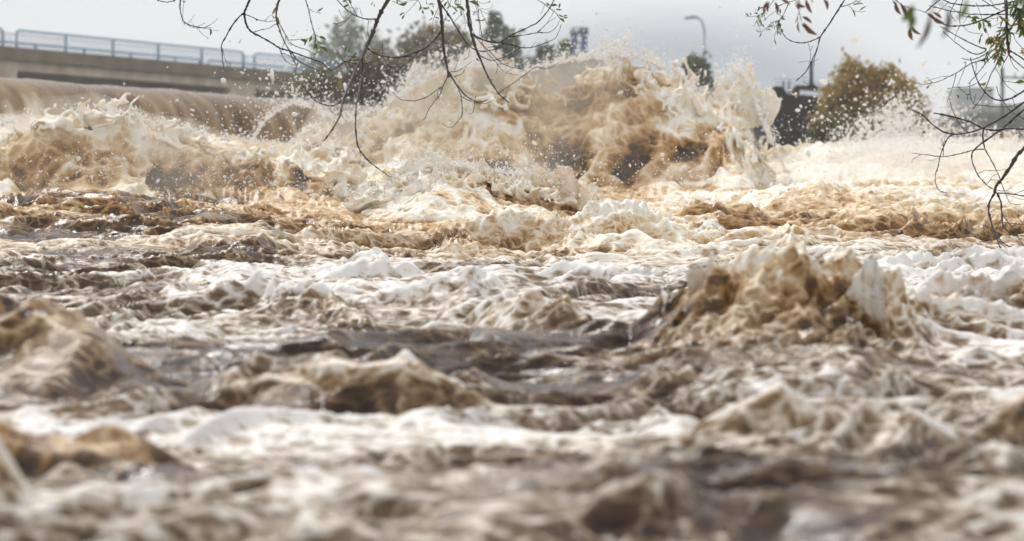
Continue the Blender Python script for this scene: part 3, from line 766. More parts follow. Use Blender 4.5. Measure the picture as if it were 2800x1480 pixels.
for k in (-2, -1, 0, 1):
    s0 = s_of(572) + unit * k; s1 = s0 + unit - gap * .8
    if s0 > SB: continue
    s1 = min(s1, SB - .1)
    m = MB(); m.tube(corner_pts(s0, s1, DZ + .1, DZ + .34, .12, .05), .062, 8)
    rl = m.build('low_rail', M_blue, br, True)
    for j in range(5):
        if s0 + bay * (j + .5) > s1: break
        m = MB(); m.box(Bx(s0 + bay * (j + .5), .05, DZ + .2), (.14, .07, .24), brz); m.build('post', M_blue, rl)
m = MB(); m.box(Bx(SM, 9.5, (2.7 + DZ - .9) / 2), (SLn * 1.3, 1, DZ - .9 - 2.7), brz)  # added wall that carries the painted dark under the deck
o = m.build('shade_wall', M_shade); tag(o, 'wall added behind the road bridge, coloured black as the shade beneath it', 'wall')

# ---------------------------------------------------------------- far things
M_bark = simple('grey_brown_bark', (0.09, 0.075, 0.06), 0.9, 0.3, 6)
def leaf_mat(name, cols):
    m, nt, b = mat(name); N = nt.nodes.new; L = nt.links.new
    gi = N('ShaderNodeNewGeometry'); cr = N('ShaderNodeValToRGB'); cr.color_ramp.interpolation = 'LINEAR'
    els = cr.color_ramp.elements
    while len(els) < len(cols): els.new(.5)
    for i, (e, c) in enumerate(zip(els, cols)): e.position = i / (len(cols) - 1); e.color = tuple(c) + (1,)
    L(gi.outputs['Random Per Island'], cr.inputs[0]); L(cr.outputs[0], b.inputs['Base Color'])
    b.inputs['Roughness'].default_value = .6
    tr = N('ShaderNodeBsdfTranslucent'); ms = N('ShaderNodeMixShader'); ms.inputs[0].default_value = .4
    L(cr.outputs[0], tr.inputs[0]); L(b.outputs[0], ms.inputs[1]); L(tr.outputs[0], ms.inputs[2])
    o = [q for q in nt.nodes if q.type == 'OUTPUT_MATERIAL'][0]; L(ms.outputs[0], o.inputs[0])
    return m
LM = {
 'olive': leaf_mat('olive_leaves', [(.12, .13, .06), (.19, .18, .08), (.25, .17, .08)]),
 'green': leaf_mat('dark_green_leaves', [(.07, .10, .055), (.11, .145, .075), (.15, .18, .08)]),
 'gold': leaf_mat('golden_autumn_leaves', [(.28, .23, .08), (.46, .34, .12), (.54, .38, .14), (.38, .23, .11)]),
 'brown': leaf_mat('brown_leaves', [(.12, .09, .06), (.20, .14, .085), (.15, .13, .07)]),
 'pale': leaf_mat('thin_grey_green_leaves', [(.16, .18, .13), (.22, .22, .15), (.12, .14, .09)]),
 'lime': leaf_mat('yellow_green_leaves', [(.12, .13, .04), (.18, .17, .05), (.10, .12, .045)]),
}
GZ = 2.55
def tree(name, blobs, d, leaf, label, cat, n=2200, size=.16, group=None, trunks=1, seed=1, depth=None):
    """blobs: (u, row, half width px, half height px); the crown is leaf faces in clumps through the blobs' volume"""
    rs = np.random.RandomState(seed)
    sc = d / F
    cu = np.mean([b[0] for b in blobs])
    root = empty(name, ((cu - 1400) * sc, d, GZ), label, cat, group)
    area = sum(b[2] * b[3] for b in blobs)
    Vs = []
    for (u, row, hw, hh) in blobs:
        c = np.array(P(u, row, d)); rx, rz = hw * sc, hh * sc; ry = (depth or 1.0) * min(rx, rz * 1.3)
        ncl = max(10, int(44 * hw * hh / area * 2.2))
        nn = int(n * hw * hh / area)
        v = rs.normal(size=(ncl, 3)); v /= np.linalg.norm(v, axis=1)[:, None]; v *= (rs.rand(ncl, 1) ** .45) * .92
        cl = c + v * (rx, ry, rz)
        cr_ = rs.uniform(.26, .46, ncl) * min(rx, rz)
        w = rs.randint(0, ncl, nn)
        p = cl[w] + rs.normal(size=(nn, 3)) * cr_[w][:, None] * (.7, .7, .8)
        Vs.append(p)
    p = np.concatenate(Vs); nn = len(p)
    p = p[p[:, 2] > GZ - .2]; nn = len(p)
    a = rs.normal(size=(nn, 3)); a /= np.linalg.norm(a, axis=1)[:, None]
    b = np.cross(a, rs.normal(size=(nn, 3))); b /= np.linalg.norm(b, axis=1)[:, None]
    s = size * rs.uniform(.6, 1.5, (nn, 1))
    V = np.stack([p + a * s, p + b * s * .45, p - a * s, p - b * s * .45], 1).reshape(-1, 3)
    root_loc = np.array(root.location)
    o = np_mesh('crown', V - root_loc, np.arange(nn * 4).reshape(-1, 4), LM[leaf], root, False)
    m = MB()
    for k in range(trunks):
        x = (blobs[k % len(blobs)][0] - 1400) * sc
        base = Vector((x * .9 + .1 * root.location.x, d, GZ - .1))
        top = P(blobs[k % len(blobs)][0], blobs[k % len(blobs)][1] - blobs[k % len(blobs)][3] * .5, d)
        hgt = (top - base).length; r0 = hgt * .028
        mid = base.lerp(top, .5) + Vector((rs.uniform(-.04, .04) * hgt, 0, 0))
        m.tube([base, base.lerp(mid, .5), mid, top], [r0, r0 * .8, r0 * .55, r0 * .12], 7)
        for q in range(7):
            f = rs.uniform(.3, .85); st = base.lerp(top, f)
            an = rs.uniform(0, 2 * math.pi); ln = hgt * (1 - f) * rs.uniform(.35, .7) + hgt * .08
            en = st + Vector((math.cos(an) * ln * .7, math.sin(an) * ln * .6, ln * .75))
            m.tube([st, st.lerp(en, .5) + Vector((0, 0, -.05 * ln)), en], [r0 * .4 * (1.1 - f), r0 * .25 * (1.1 - f), r0 * .06], 5)
    m.build('trunk', M_bark, root)
    return root

tree('pale_tree', [(900, 160, 60, 70), (960, 110, 55, 70), (1020, 160, 60, 80), (860, 210, 60, 60)], 260, 'pale', 'thin pale leafless-looking tree rising behind the end of the bridge', 'tree', 1500, .30, trunks=3, seed=3)
tree('olive_tree', [(1140, 140, 55, 55), (1210, 160, 90, 80), (1120, 210, 70, 80), (1270, 140, 50, 70), (1180, 120, 50, 45)], 150, 'olive', 'olive and rust coloured tree behind the lacy top of the plume', 'tree', 4200, .19, trunks=2, seed=4)
tree('dark_tree', [(1355, 88, 30, 38), (1380, 145, 42, 50), (1405, 215, 65, 60), (1330, 190, 60, 80)], 165, 'green', 'tall narrow dark green tree above the main plume', 'tree', 4800, .2, seed=5)
tree('dark_tree', [(1488, 158, 24, 40), (1478, 215, 40, 55)], 155, 'green', 'leftmost of two dark pointed trees beside the blue tower', 'tree', 2200, .18, 'pointed trees by the blue tower', seed=6)
tree('dark_tree', [(1543, 145, 16, 38), (1545, 205, 34, 50), (1628, 190, 24, 26)], 158, 'green', 'dark pointed tree standing directly in front of the blue tower', 'tree', 2800, .18, 'pointed trees by the blue tower', seed=7)
tree('brown_shrub', [(1540, 210, 60, 40), (1600, 225, 50, 45), (1480, 240, 50, 40)], 112, 'brown', 'reddish brown shrub below the pointed trees', 'shrub', 2200, .13, seed=8)
tree('hedge', [(840, 255, 60, 50), (900, 250, 60, 55), (860, 320, 90, 50)], 96, 'lime', 'dark green hedge at the right hand end of the weir', 'hedge', 3200, .10, seed=9, trunks=3)
tree('brown_hedge', [(980, 230, 70, 60), (1050, 220, 60, 75), (1010, 300, 100, 50), (1120, 250, 50, 70)], 92, 'brown', 'brown autumn hedge between the weir and the main plume', 'hedge', 5200, .10, seed=10, trunks=4)
tree('small_tree', [(1905, 195, 34, 40), (1925, 250, 45, 55), (1880, 270, 35, 50)], 128, 'green', 'small green tree at the foot of the street lamp', 'tree', 3000, .14, seed=11)
tree('golden_bush', [(2300, 270, 60, 55), (2350, 240, 60, 55), (2425, 240, 65, 60), (2480, 290, 50, 60), (2330, 340, 95, 75), (2430, 340, 95, 80), (2500, 370, 50, 60), (2285, 330, 40, 50)], 80, 'gold', 'big rounded golden brown bush right of the dark structure', 'bush', 30000, .085, seed=12, trunks=4)
tree('green_bush', [(2250, 390, 30, 50), (2275, 370, 34, 55), (2235, 430, 50, 40)], 76, 'lime', 'olive green bush in front of the left side of the golden bush', 'bush', 3200, .10, seed=13, trunks=2)
tree('far_trees', [(2600, 365, 60, 40), (2680, 350, 70, 40), (2780, 345, 70, 45), (2880, 350, 90, 50)], 330, 'green', 'low grey green trees fading in the haze at the right edge', 'trees', 5200, .45, seed=14, trunks=6)
tree('dark_tree', [(3080, 200, 110, 150), (3200, 260, 130, 130)], 200, 'green', 'broad dark tree beyond the right edge of the view', 'tree', 4000, .25, seed=15)

# street lamp
M_steel = simple('galvanised_steel', (0.33, 0.35, 0.37), 0.5, 0.1, 4, metal=.3)
d = 140
lb = P(1926, 300, d); lb.z = GZ
lp = empty('street_lamp', lb, 'tall grey street lamp with a curved arm above the small green tree', 'street lamp')
t0 = P(1926, 90, d)
m = MB(); m.tube([lb, lb.lerp(t0, .5), t0], [.10, .07, .05], 8)
arc = [t0 + Vector((0, 0, 0))]
R_ = 22 / F * d
for a in np.linspace(10, 88, 8): arc.append(t0 + Vector((-R_ * (1 - math.cos(R(a))), 0, R_ * 1.9 * math.sin(R(a)))))
m.tube(arc, .045, 8); m.build('pole', M_steel, lp, True)
h0 = arc[-1]
m = MB(); m.tube([h0 + Vector((.05, 0, 0)), h0 + Vector((-.12, 0, .03)), h0 + Vector((-.42, 0, .0)), h0 + Vector((-.60, 0, -.05))], [.05, .085, .08, .03], 8)
m.build('lamp_head', M_steel, lp, True)

# blue tower
M_tower = simple('dark_blue_steel', (0.03, 0.09, 0.34), 0.5, 0.3, 2)
d = 240; sc = d / F
tb = P(1583, 300, d); tb.z = GZ
tw = empty('blue_tower', tb, 'blue twin column tower with a wide dark platform on top', 'tower')
for uu in (1570, 1597):
    a = P(uu, 300, d); a.z = GZ; b = P(uu, 96, d)
    m = MB(); m.tube([a, b], 9 * sc, 10); m.build('column', M_tower, tw)
m = MB()
for k in range(9):
    r_ = 110 + k * 14
    m.tube([P(1570, r_, d), P(1597, r_ + 14, d)], 1.6 * sc, 5); m.tube([P(1597, r_, d), P(1570, r_ + 14, d)], 1.6 * sc, 5)
m.build('bracing', M_tower, tw)
M_navy = simple('navy_plating', (0.03, 0.045, 0.09), 0.6, 0.3, 2)
m = MB(); m.box(P(1584, 92, d), (50 * sc, 40 * sc, 9 * sc)); m.box(P(1595, 83, d), (26 * sc, 30 * sc, 9 * sc)); m.box(P(1566, 84, d), (9 * sc, 20 * sc, 8 * sc)); m.build('platform', M_navy, tw)
m = MB()
m.tube([P(1562, 88, d), P(1562, 75, d), P(1607, 75, d), P(1607, 88, d)], 1.1 * sc, 5)
m.build('railing', M_navy, tw)
for uu in (1574, 1590, 1600):
    m = MB(); m.tube([P(uu, 88, d), P(uu, 74, d)], 1.1 * sc, 5); m.build('railing_post', M_navy, tw)

# dark riverside structure
M_char = simple('charcoal_steel', (0.028, 0.026, 0.028), 0.7, 0.3, 1.2, 0.2)
M_rust = simple('dark_red_paint', (0.10, 0.022, 0.025), 0.6, 0.3, 3)
d = 84; sc = d / F
hb = P(2170, 400, d); hb.z = 2.4
hl = empty('sluice_structure', hb, 'black riverside steel structure with a raised pipe frame and thin railing', 'sluice')
def prism(pts, d0, d1, name, mm, par):
    """an outline in columns and rows at distance d, given real thickness from d0 to d1"""
    m = MB(); n = len(pts)
    f = [P(x, y, d) for x, y in pts]
    A = [Vector((q.x, d0, q.z)) for q in f]; B = [Vector((q.x, d1, q.z)) for q in f]
    m.add([tuple(q) for q in A + B], [tuple(range(n)), tuple(range(2 * n - 1, n - 1, -1))] + [(i, i + n, (i + 1) % n + n, (i + 1) % n) for i in range(n)])
    return m.build(name, mm, par)
body = prism([(2073, 284), (2080, 274), (2092, 270), (2150, 268), (2250, 276), (2258, 286), (2252, 500), (2085, 500), (2076, 330)], 82, 87.5, 'body', M_char, hl)
prism([(2112, 240), (2132, 241), (2152, 268), (2150, 276), (2128, 276)], 83.2, 84.6, 'fin', M_char, hl)
prism([(2155, 251), (2163, 242), (2258, 247), (2268, 254), (2268, 276), (2260, 276), (2259, 258), (2166, 251), (2163, 272), (2155, 272)], 82.5, 83.0, 'pipe_frame', M_char, hl)
prism([(2158, 250), (2171, 250), (2169, 267), (2158, 265)], 82.1, 82.45, 'red_bracket', M_rust, hl)
prism([(2238, 246), (2250, 246), (2247, 262), (2240, 262)], 82.1, 82.45, 'red_bracket', M_rust, hl)
m = MB(); m.tube([P(2219, 247, 82.7), P(2219, 168, 82.7)], [.055, .045], 8); m.build('mast', M_char, hl)
m = MB(); m.tube([P(2205, 239, 82.7), P(2219, 228, 82.7), P(2233, 240, 82.7)], .04, 6); m.build('mast_foot', M_char, hl)
m = MB()
for x in (2140, 2160, 2200, 2240, 2280): m.tube([P(x, 215 + (x - 2120) * .12, 86), P(x, 272, 86)], .012, 5)
for dy in (0, 12, 24): m.tube([P(2118, 214 + dy, 86), P(2160, 217 + dy, 86), P(2220, 225 + dy, 86), P(2290, 236 + dy, 86)], .010, 5)
m.build('railing', M_steel, hl)
for x in (2143, 2157):
    m = MB(); m.tube([P(x, 222, 84), P(x, 268, 84)], .03, 6); m.build('post', M_steel, hl)
M_pipe = simple('dark_green_pipe', (0.05, 0.08, 0.085), 0.6, 0.2, 3)
a = P(2334, 300, 112); a.z = GZ
m = MB(); m.tube([a, P(2334, 196, 112), P(2334, 180, 112), P(2334, 179, 112)], [.075, .07, .085, .085], 10)
o = m.build('chimney_pipe', M_pipe); tag(o, 'short dark green pipe poking up behind the golden bush', 'chimney')

# pale buildings and the goal post shaped pole at the right
M_bld = simple('pale_grey_render', (0.45, 0.45, 0.46), 0.8, 0.08, 1)
M_bld2 = simple('window_bands', (0.30, 0.32, 0.34), 0.4, 0.1, 1)
d = 400; sc = d / F
bb = P(2665, 330, d); bb.z = GZ
bl = empty('apartment_block', bb, 'pale grey square block fading into the haze on the right', 'building')
top = P(2665, 246, d).z
m = MB(); m.box((bb.x, d + 4, (top + GZ) / 2), (100 * sc, 9, top - GZ)); wl_ = m.build('wall', M_bld, bl)
m = MB(); m.box((bb.x, d + 4, top + .15), (103 * sc, 9.4, .3)); m.build('roof', M_bld2, bl)
for k in range(3):
    m = MB(); m.box((bb.x, d - .48, top - 1.1 - k * 1.5), (84 * sc, .06, .55)); m.build('window_band', M_bld2, bl)
d = 420; sc = d / F
bb = P(2780, 330, d); bb.z = GZ
bl = empty('long_building', bb, 'long low pale building stretching past the right edge behind the tall pole', 'building')
top = P(2665, 292, d).z
m = MB(); m.box((bb.x + 40 * sc, d + 4, (top + GZ) / 2), (330 * sc, 9, top - GZ)); m.build('wall', M_bld, bl)
m = MB(); m.box((bb.x + 40 * sc, d + 4, top + .15), (333 * sc, 9.4, .3)); m.build('roof', M_bld2, bl)
for k in range(8):
    m = MB(); m.box((bb.x + (40 - 140 + k * 40) * sc, d - .48, top - 1.1), (22 * sc, .06, .8)); m.build('window', M_bld2, bl)
M_pole = simple('weathered_wood_grey', (0.17, 0.155, 0.14), 0.8, 0.2, 3)
d = 150; sc = d / F
pb = P(2741, 300, d); pb.z = GZ
po = empty('utility_pole', pb, 'tall brown utility pole with a long crossarm near the right edge', 'pole')
m = MB(); m.tube([pb, P(2741, 186, d)], [.11, .09], 8); m.build('pole', M_pole, po)
m = MB(); m.tube([P(2741, 211, d), P(2830, 216, d)], .055, 6); m.build('crossarm', M_pole, po)
for uu in (2775, 2800):
    m = MB(); m.tube([P(uu, 213, d), P(uu, 200, d)], [.05, .03], 6); m.build('insulator', M_pole, po)

# ---------------------------------------------------------------- spray
M_drop, _nt, _b = mat('water_drops')
_b.inputs['Base Color'].default_value = (.93, .92, .90, 1); _b.inputs['Roughness'].default_value = .12
_b.inputs['IOR'].default_value = 1.33; _b.inputs['Subsurface Weight'].default_value = .0
_tr = _nt.nodes.new('ShaderNodeBsdfTranslucent'); _tr.inputs[0].default_value = (.95, .95, .95, 1)
_mx = _nt.nodes.new('ShaderNodeMixShader'); _mx.inputs[0].default_value = .5
_o = [q for q in _nt.nodes if q.type == 'OUTPUT_MATERIAL'][0]
_nt.links.new(_b.outputs[0], _mx.inputs[1]); _nt.links.new(_tr.outputs[0], _mx.inputs[2]); _nt.links.new(_mx.outputs[0], _o.inputs[0])
_ico = None
def spray(name, Pn, rad, label, vel=None, seed=0):
    """droplets: small stretched beads at the points Pn"""
    rs = np.random.RandomState(seed)
    t = (1 + 5 ** .5) / 2
    iv = np.array([(-1, t, 0), (1, t, 0), (-1, -t, 0), (1, -t, 0), (0, -1, t), (0, 1, t), (0, -1, -t), (0, 1, -t), (t, 0, -1), (t, 0, 1), (-t, 0, -1), (-t, 0, 1)], float)
    iv /= np.linalg.norm(iv[0])
    it = np.array([(0, 11, 5), (0, 5, 1), (0, 1, 7), (0, 7, 10), (0, 10, 11), (1, 5, 9), (5, 11, 4), (11, 10, 2), (10, 7, 6), (7, 1, 8), (3, 9, 4), (3, 4, 2), (3, 2, 6), (3, 6, 8), (3, 8, 9), (4, 9, 5), (2, 4, 11), (6, 2, 10), (8, 6, 7), (9, 8, 1)])
    n = len(Pn)
    st = 1 + rs.exponential(.5, n)
    dr = rs.normal(size=(n, 3)) * (1, .5, 1); dr /= np.linalg.norm(dr, axis=1)[:, None]
    dot = np.einsum('vk,nk->nv', iv, dr)
    V = Pn[:, None, :] + rad[:, None, None] * (iv[None] + dot[:, :, None] * dr[:, None, :] * (st - 1)[:, None, None])
    Fc = (it[None] + 12 * np.arange(n)[:, None, None]).reshape(-1, 3)
    o = np_mesh(name, V.reshape(-1, 3), Fc, M_drop)
    tag(o, label, kind='stuff')
    return o

def crest_cloud(key, n, up, dspread, r0, seed, u_rng=None, clump=0):
    """points thrown up from a wave's crest: exponential heights (px) above the crest line, partly gathered along jets"""
    rs = np.random.RandomState(seed)
    us, rows, d0, d1, wf, wb = WAVES[key]
    lo, hi = u_rng or (us[0], us[-1])
    nj = clump or 60
    ju = rs.uniform(lo, hi, nj); jh = rs.exponential(1.0, nj) + .3; jl = rs.normal(0, .35, nj)
    w = rs.randint(0, nj, n)
    h = rs.exponential(1, n) * up * jh[w]
    u = ju[w] + jl[w] * h + rs.normal(0, 7, n) + rs.normal(0, 1, n) * h * .18
    far_ = rs.rand(n) < .35
    u[far_] = rs.uniform(lo, hi, far_.sum())
    dd = np.interp(u, [us[0], us[-1]], [d0, d1]) + rs.normal(0, dspread, n)
    row = np.interp(u, us, rows) + 4 - h
    X = (u - 1400) / F * dd; Z = EYE + (HOR - row) / F * dd
    rad = r0 * np.exp(rs.normal(-.75, .6, n)) * np.exp(-h / (up * 6))
    return np.stack([X, dd, Z], 1), np.clip(rad, .0016, r0 * 2.6)

def cloud(n, u, row, su, sr, d0, d1, r0, seed, ncl=40, sp=.35):
    rs = np.random.RandomState(seed)
    cu = rs.normal(u, su, ncl); cr_ = rs.normal(row, sr, ncl); cd = rs.uniform(d0, d1, ncl)
    w = rs.randint(0, ncl, n)
    ax = rs.normal(size=(ncl, 2)); s_ = rs.normal(0, 1, n)
    uu = cu[w] + (s_ * ax[w, 0] * su + rs.normal(0, 1, n) * su * .5) * sp; rr = cr_[w] + (s_ * ax[w, 1] * sr + rs.normal(0, 1, n) * sr * .5) * sp
    dd = cd[w] + rs.normal(0, .15, n)
    rad = r0 * np.exp(rs.normal(-.75, .6, n))
    return np.stack([(uu - 1400) / F * dd, dd, EYE + (HOR - rr) / F * dd], 1), np.clip(rad, .0012, r0 * 2.6)

def join(*cl): return np.concatenate([c[0] for c in cl]), np.concatenate([c[1] for c in cl])
q = join(crest_cloud('B', 6500, 20, .35, .012, 1, clump=110), crest_cloud('B', 2600, 45, .5, .010, 2, (1050, 1420), 40),
         crest_cloud('B', 900, 40, .4, .013, 3, (1640, 1720), 12), crest_cloud('B', 1100, 42, .4, .013, 4, (1990, 2110), 14), crest_cloud('B', 700, 60, .5, .009, 5))
spray('spray', q[0], q[1], 'white drops flung above the tall plumes', seed=1)
q = join(crest_cloud('A', 2600, 12, .3, .010, 11, clump=90), crest_cloud('C', 2600, 12, .3, .007, 12, clump=80), crest_cloud('C', 1500, 28, .3, .006, 13, (1150, 1560), 30),
         crest_cloud('D', 2200, 12, .2, .0045, 14, clump=60))
spray('spray', q[0], q[1], 'drops splashing along the crests of the lower waves', seed=2)
q = join(cloud(2000, 700, 500, 260, 45, 21, 24, .0055, 21), cloud(900, 400, 470, 240, 60, 17, 21, .0035, 22), cloud(700, 850, 255, 100, 45, 20, 27, .009, 23, 90, 1),
         cloud(900, 1250, 420, 150, 50, 19, 22, .0045, 24), cloud(900, 1800, 480, 200, 60, 20, 27, .006, 25), cloud(600, 1300, 300, 500, 130, 15.5, 19, .0022, 26, 200, 1))
spray('spray', q[0], q[1], 'scattered drops hanging in front of the brown water', seed=3)
q = join(cloud(3600, 2460, 392, 95, 36, 33, 38, .014, 31, 90, .5), cloud(1500, 2480, 330, 60, 45, 33, 37, .013, 32, 50, .6), cloud(2600, 2650, 410, 150, 28, 34, 40, .013, 33, 90, .5),
         cloud(260, 2250, 330, 110, 70, 28, 32, .012, 34, 120, 1))
spray('spray', q[0], q[1], 'white spray bursting in front of the golden bush', seed=4)

# ---------------------------------------------------------------- air
hm = bpy.data.materials.new('thin_haze'); hm.use_nodes = True
hn = hm.node_tree; hn.nodes.clear()
ho = hn.nodes.new('ShaderNodeOutputMaterial'); hv = hn.nodes.new('ShaderNodeVolumePrincipled')
hv.inputs['Color'].default_value = (.96, .975, 1.0, 1); hv.inputs['Density'].default_value = 0.0007; hv.inputs['Anisotropy'].default_value = .3
hn.links.new(hv.outputs[0], ho.inputs['Volume'])
m = MB(); m.box((0, 225, 17), (700, 640, 40)); o = m.build('haze', hm); tag(o, 'thin grey haze over the river and the far bank', kind='stuff')

# fine mist hanging over the broken water
mm = bpy.data.materials.new('fine_mist'); mm.use_nodes = True
mn = mm.node_tree; mn.nodes.clear()
mo = mn.nodes.new('ShaderNodeOutputMaterial'); mv = mn.nodes.new('ShaderNodeVolumePrincipled')
mv.inputs['Color'].default_value = (1, 1, 1, 1); mv.inputs['Density'].default_value = 0.30; mv.inputs['Anisotropy'].default_value = .2
mn.links.new(mv.outputs[0], mo.inputs['Volume'])
def mist(u, row, d, rx, ry, rz, label, dens=None):
    V = []; Fc = []; ns, nr = 32, 16
    c = P(u, row, d)
    for i in range(nr + 1):
        for j in range(ns):
            a, b = math.pi * i / nr, 2 * math.pi * j / ns
            V.append((c.x + rx * math.sin(a) * math.cos(b), c.y + ry * math.sin(a) * math.sin(b), c.z + rz * math.cos(a)))
    for i in range(nr):
        for j in range(ns): Fc.append((i * ns + j, (i + 1) * ns + j, (i + 1) * ns + (j + 1) % ns, i * ns + (j + 1) % ns))
    m = MB(); m.add(V, Fc); o = m.build('mist', mm, None, True); tag(o, label, kind='stuff'); return o
mist(2560, 462, 32.5, 2.2, 2.0, .36, 'white mist drifting over the churned water on the right')
mist(20, 368, 33, 1.3, 2.0, .22, 'white mist at the foot of the weir on the left')

# the plume carries a skin of fine spray: a cloud a hand's breadth thicker than the solid water
def spray_veil(keys, u0, u1, d0, d1, z0, z1, out, dens, col, seed, label):
    vox = .06
    dm = .5 * (d0 + d1)
    xs = np.arange((u0 - 1400) / F * dm, (u1 - 1400) / F * dm, vox); ys = np.arange(d0, d1, vox); zs = np.arange(z0, z1, vox)
    X, Y = np.meshgrid(xs, ys, indexing='ij'); U = 1400 + X / Y * F
    base = base_e(U, Y)
    e, _ = wave_e(keys, U, Y, base, n2(X * 1.1, Y * .9, 3 + seed) * .6)
    H = e + EYE + out * sstep(.1, .8, e - base) - .4 * (1 - sstep(0, .25, e - base))
    gx = np.gradient(H, vox, axis=0); gy = np.gradient(H, vox, axis=1); nr = np.sqrt(1 + np.minimum(gx ** 2 + gy ** 2, 6))
    Fv = (H[:, :, None] - zs[None, None, :]) / nr[:, :, None] + .12 * grid_noise((len(xs), len(ys), len(zs)), vox, (.5, .5, .4), seed) + .05 * grid_noise((len(xs), len(ys), len(zs)), vox, .22, seed + 1)
    for ax in range(3):
        for q in (0, -1):
            sl = [slice(None)] * 3; sl[ax] = q; Fv[tuple(sl)] = -.01
    V, Q = surface_nets(Fv.astype(np.float32), (xs[0], d0, z0), vox)
    vm = bpy.data.materials.new('spray_veil'); vm.use_nodes = True; vn = vm.node_tree; vn.nodes.clear()
    vo = vn.nodes.new('ShaderNodeOutputMaterial'); vv = vn.nodes.new('ShaderNodeVolumePrincipled')
    vv.inputs['Color'].default_value = tuple(col) + (1,); vv.inputs['Density'].default_value = dens
    vn.links.new(vv.outputs[0], vo.inputs['Volume'])
    o = np_mesh('spray_mist', V, Q, vm); tag(o, label, kind='stuff')
spray_veil(['B'], 640, 2290, 29.8, 33.8, 1.5, 3.9, .03, .85, (1, .965, .89), 700, 'fine spray veiling the tall central plumes')
spray_veil(['A'], -260, 1130, 24.4, 28.4, 1.4, 2.9, .02, .55, (1, .965, .89), 720, 'fine spray veiling the long brown roller on the left')
# ---------------------------------------------------------------- willow branches hanging in front of the river
M_twig = simple('dark_wet_bark', (0.018, 0.012, 0.013), 0.55, 0.35, 40, 0.3)
M_twig2 = simple('grey_brown_wet_bark', (0.055, 0.043, 0.04), 0.6, 0.35, 40, 0.4)
M_twig3 = simple('purple_brown_bark', (0.032, 0.015, 0.026), 0.5, 0.3, 40, 0.2)
M_reed = simple('reddish_brown_bark', (0.045, 0.024, 0.022), 0.55, 0.3, 40, 0.3)
def blade_mat(name, ca, cb, edge=None):
    m, nt, b = mat(name); N = nt.nodes.new; L = nt.links.new
    g = N('ShaderNodeNewGeometry'); at = N('ShaderNodeAttribute'); at.attribute_name = 'rim'
    mc = N('ShaderNodeMix'); mc.data_type = 'RGBA'; L(g.outputs['Random Per Island'], mc.inputs['Factor'])
    mc.inputs[6].default_value = tuple(ca) + (1,); mc.inputs[7].default_value = tuple(cb) + (1,)
    col = mc.outputs[2]
    if edge:
        m2 = N('ShaderNodeMix'); m2.data_type = 'RGBA'; L(at.outputs['Fac'], m2.inputs['Factor']); L(col, m2.inputs[6])
        m2.inputs[7].default_value = tuple(edge) + (1,); col = m2.outputs[2]
    L(col, b.inputs['Base Color']); b.inputs['Roughness'].default_value = .45
    tr = N('ShaderNodeBsdfTranslucent'); ms = N('ShaderNodeMixShader'); ms.inputs[0].default_value = .4
    L(col, tr.inputs[0]); L(b.outputs[0], ms.inputs[1]); L(tr.outputs[0], ms.inputs[2])
    o = [q for q in nt.nodes if q.type == 'OUTPUT_MATERIAL'][0]; L(ms.outputs[0], o.inputs[0])
    return m
LG = blade_mat('green_willow_leaf', (.06, .095, .02), (.15, .18, .04))
LY = blade_mat('yellowing_willow_leaf', (.17, .17, .025), (.38, .25, .04))
LR = blade_mat('red_edged_leaf', (.07, .09, .03), (.10, .09, .035), (.16, .03, .045))
LD = blade_mat('dark_dull_leaf', (.05, .055, .035), (.08, .075, .05))
CROPS = {1: (400, 0, .15564), 2: (600, 0, .1941), 3: (850, 200, .22026), 4: (1080, 0, .23496), 5: (2000, 0, .1762), 6: (2380, 0, .22024), 7: (2400, 280, .3231), 8: (900, 0, .3688)}
_brs = np.random.RandomState(77)

def parse(s):
    return [tuple(float(q) for q in p.split(',')) for p in s.split()]

def smooth(pts, n=5):
    """a curve through the points"""
    out = []
    p = [Vector(q) for q in pts]
    for i in range(len(p) - 1):
        a = p[max(i - 1, 0)]; b = p[i]; c = p[i + 1]; d = p[min(i + 2, len(p) - 1)]
        for k in range(n):
            t = k / n
            out.append(.5 * ((2 * b) + (c - a) * t + (2 * a - 5 * b + 4 * c - d) * t * t + (3 * b - a - 3 * c + d) * t ** 3))
    out.append(p[-1])
    return out

def add_leaf(m, rims, a, b, w, bend=.12):
    """a willow leaf from stalk a to tip b, w wide, folded a little along its midrib"""
    a = Vector(a); b = Vector(b); ax = b - a; ln = ax.length; ax = ax / ln
    f = Vector((_brs.normal(), -1.4 + _brs.normal() * .5, _brs.normal())); f = (f - ax * f.dot(ax)).normalized()
    sd = ax.cross(f).normalized()
    prof = [(0, .04), (.12, .45), (.32, .95), (.55, 1.0), (.78, .66), (.92, .28), (1, .02)]
    V = []; R_ = []
    sg = 1 if _brs.rand() < .5 else -1
    for t, q in prof:
        c = a + ax * ln * t + sd * (sg * bend * ln * math.sin(t * math.pi)) + f * (.05 * ln * math.sin(t * 3))
        V += [tuple(c + sd * w * .5 * q + f * w * .16 * q), tuple(c), tuple(c - sd * w * .5 * q + f * w * .16 * q)]
        R_ += [1, 0, 1] if 0 < t < .95 else [1, 1, 1]
    Fc = []
    for i in range(len(prof) - 1):
        k = i * 3
        Fc += [(k, k + 1, k + 4, k + 3), (k + 1, k + 2, k + 5, k + 4)]
    m.add(V, Fc); rims += R_

def leaf_obj(m, rims, name, mm, parent):
    o = m.build(name, mm, parent, True)
    a = o.data.attributes.new('rim', 'FLOAT', 'POINT'); a.data.foreach_set('value', np.array(rims, np.float32))
    return o

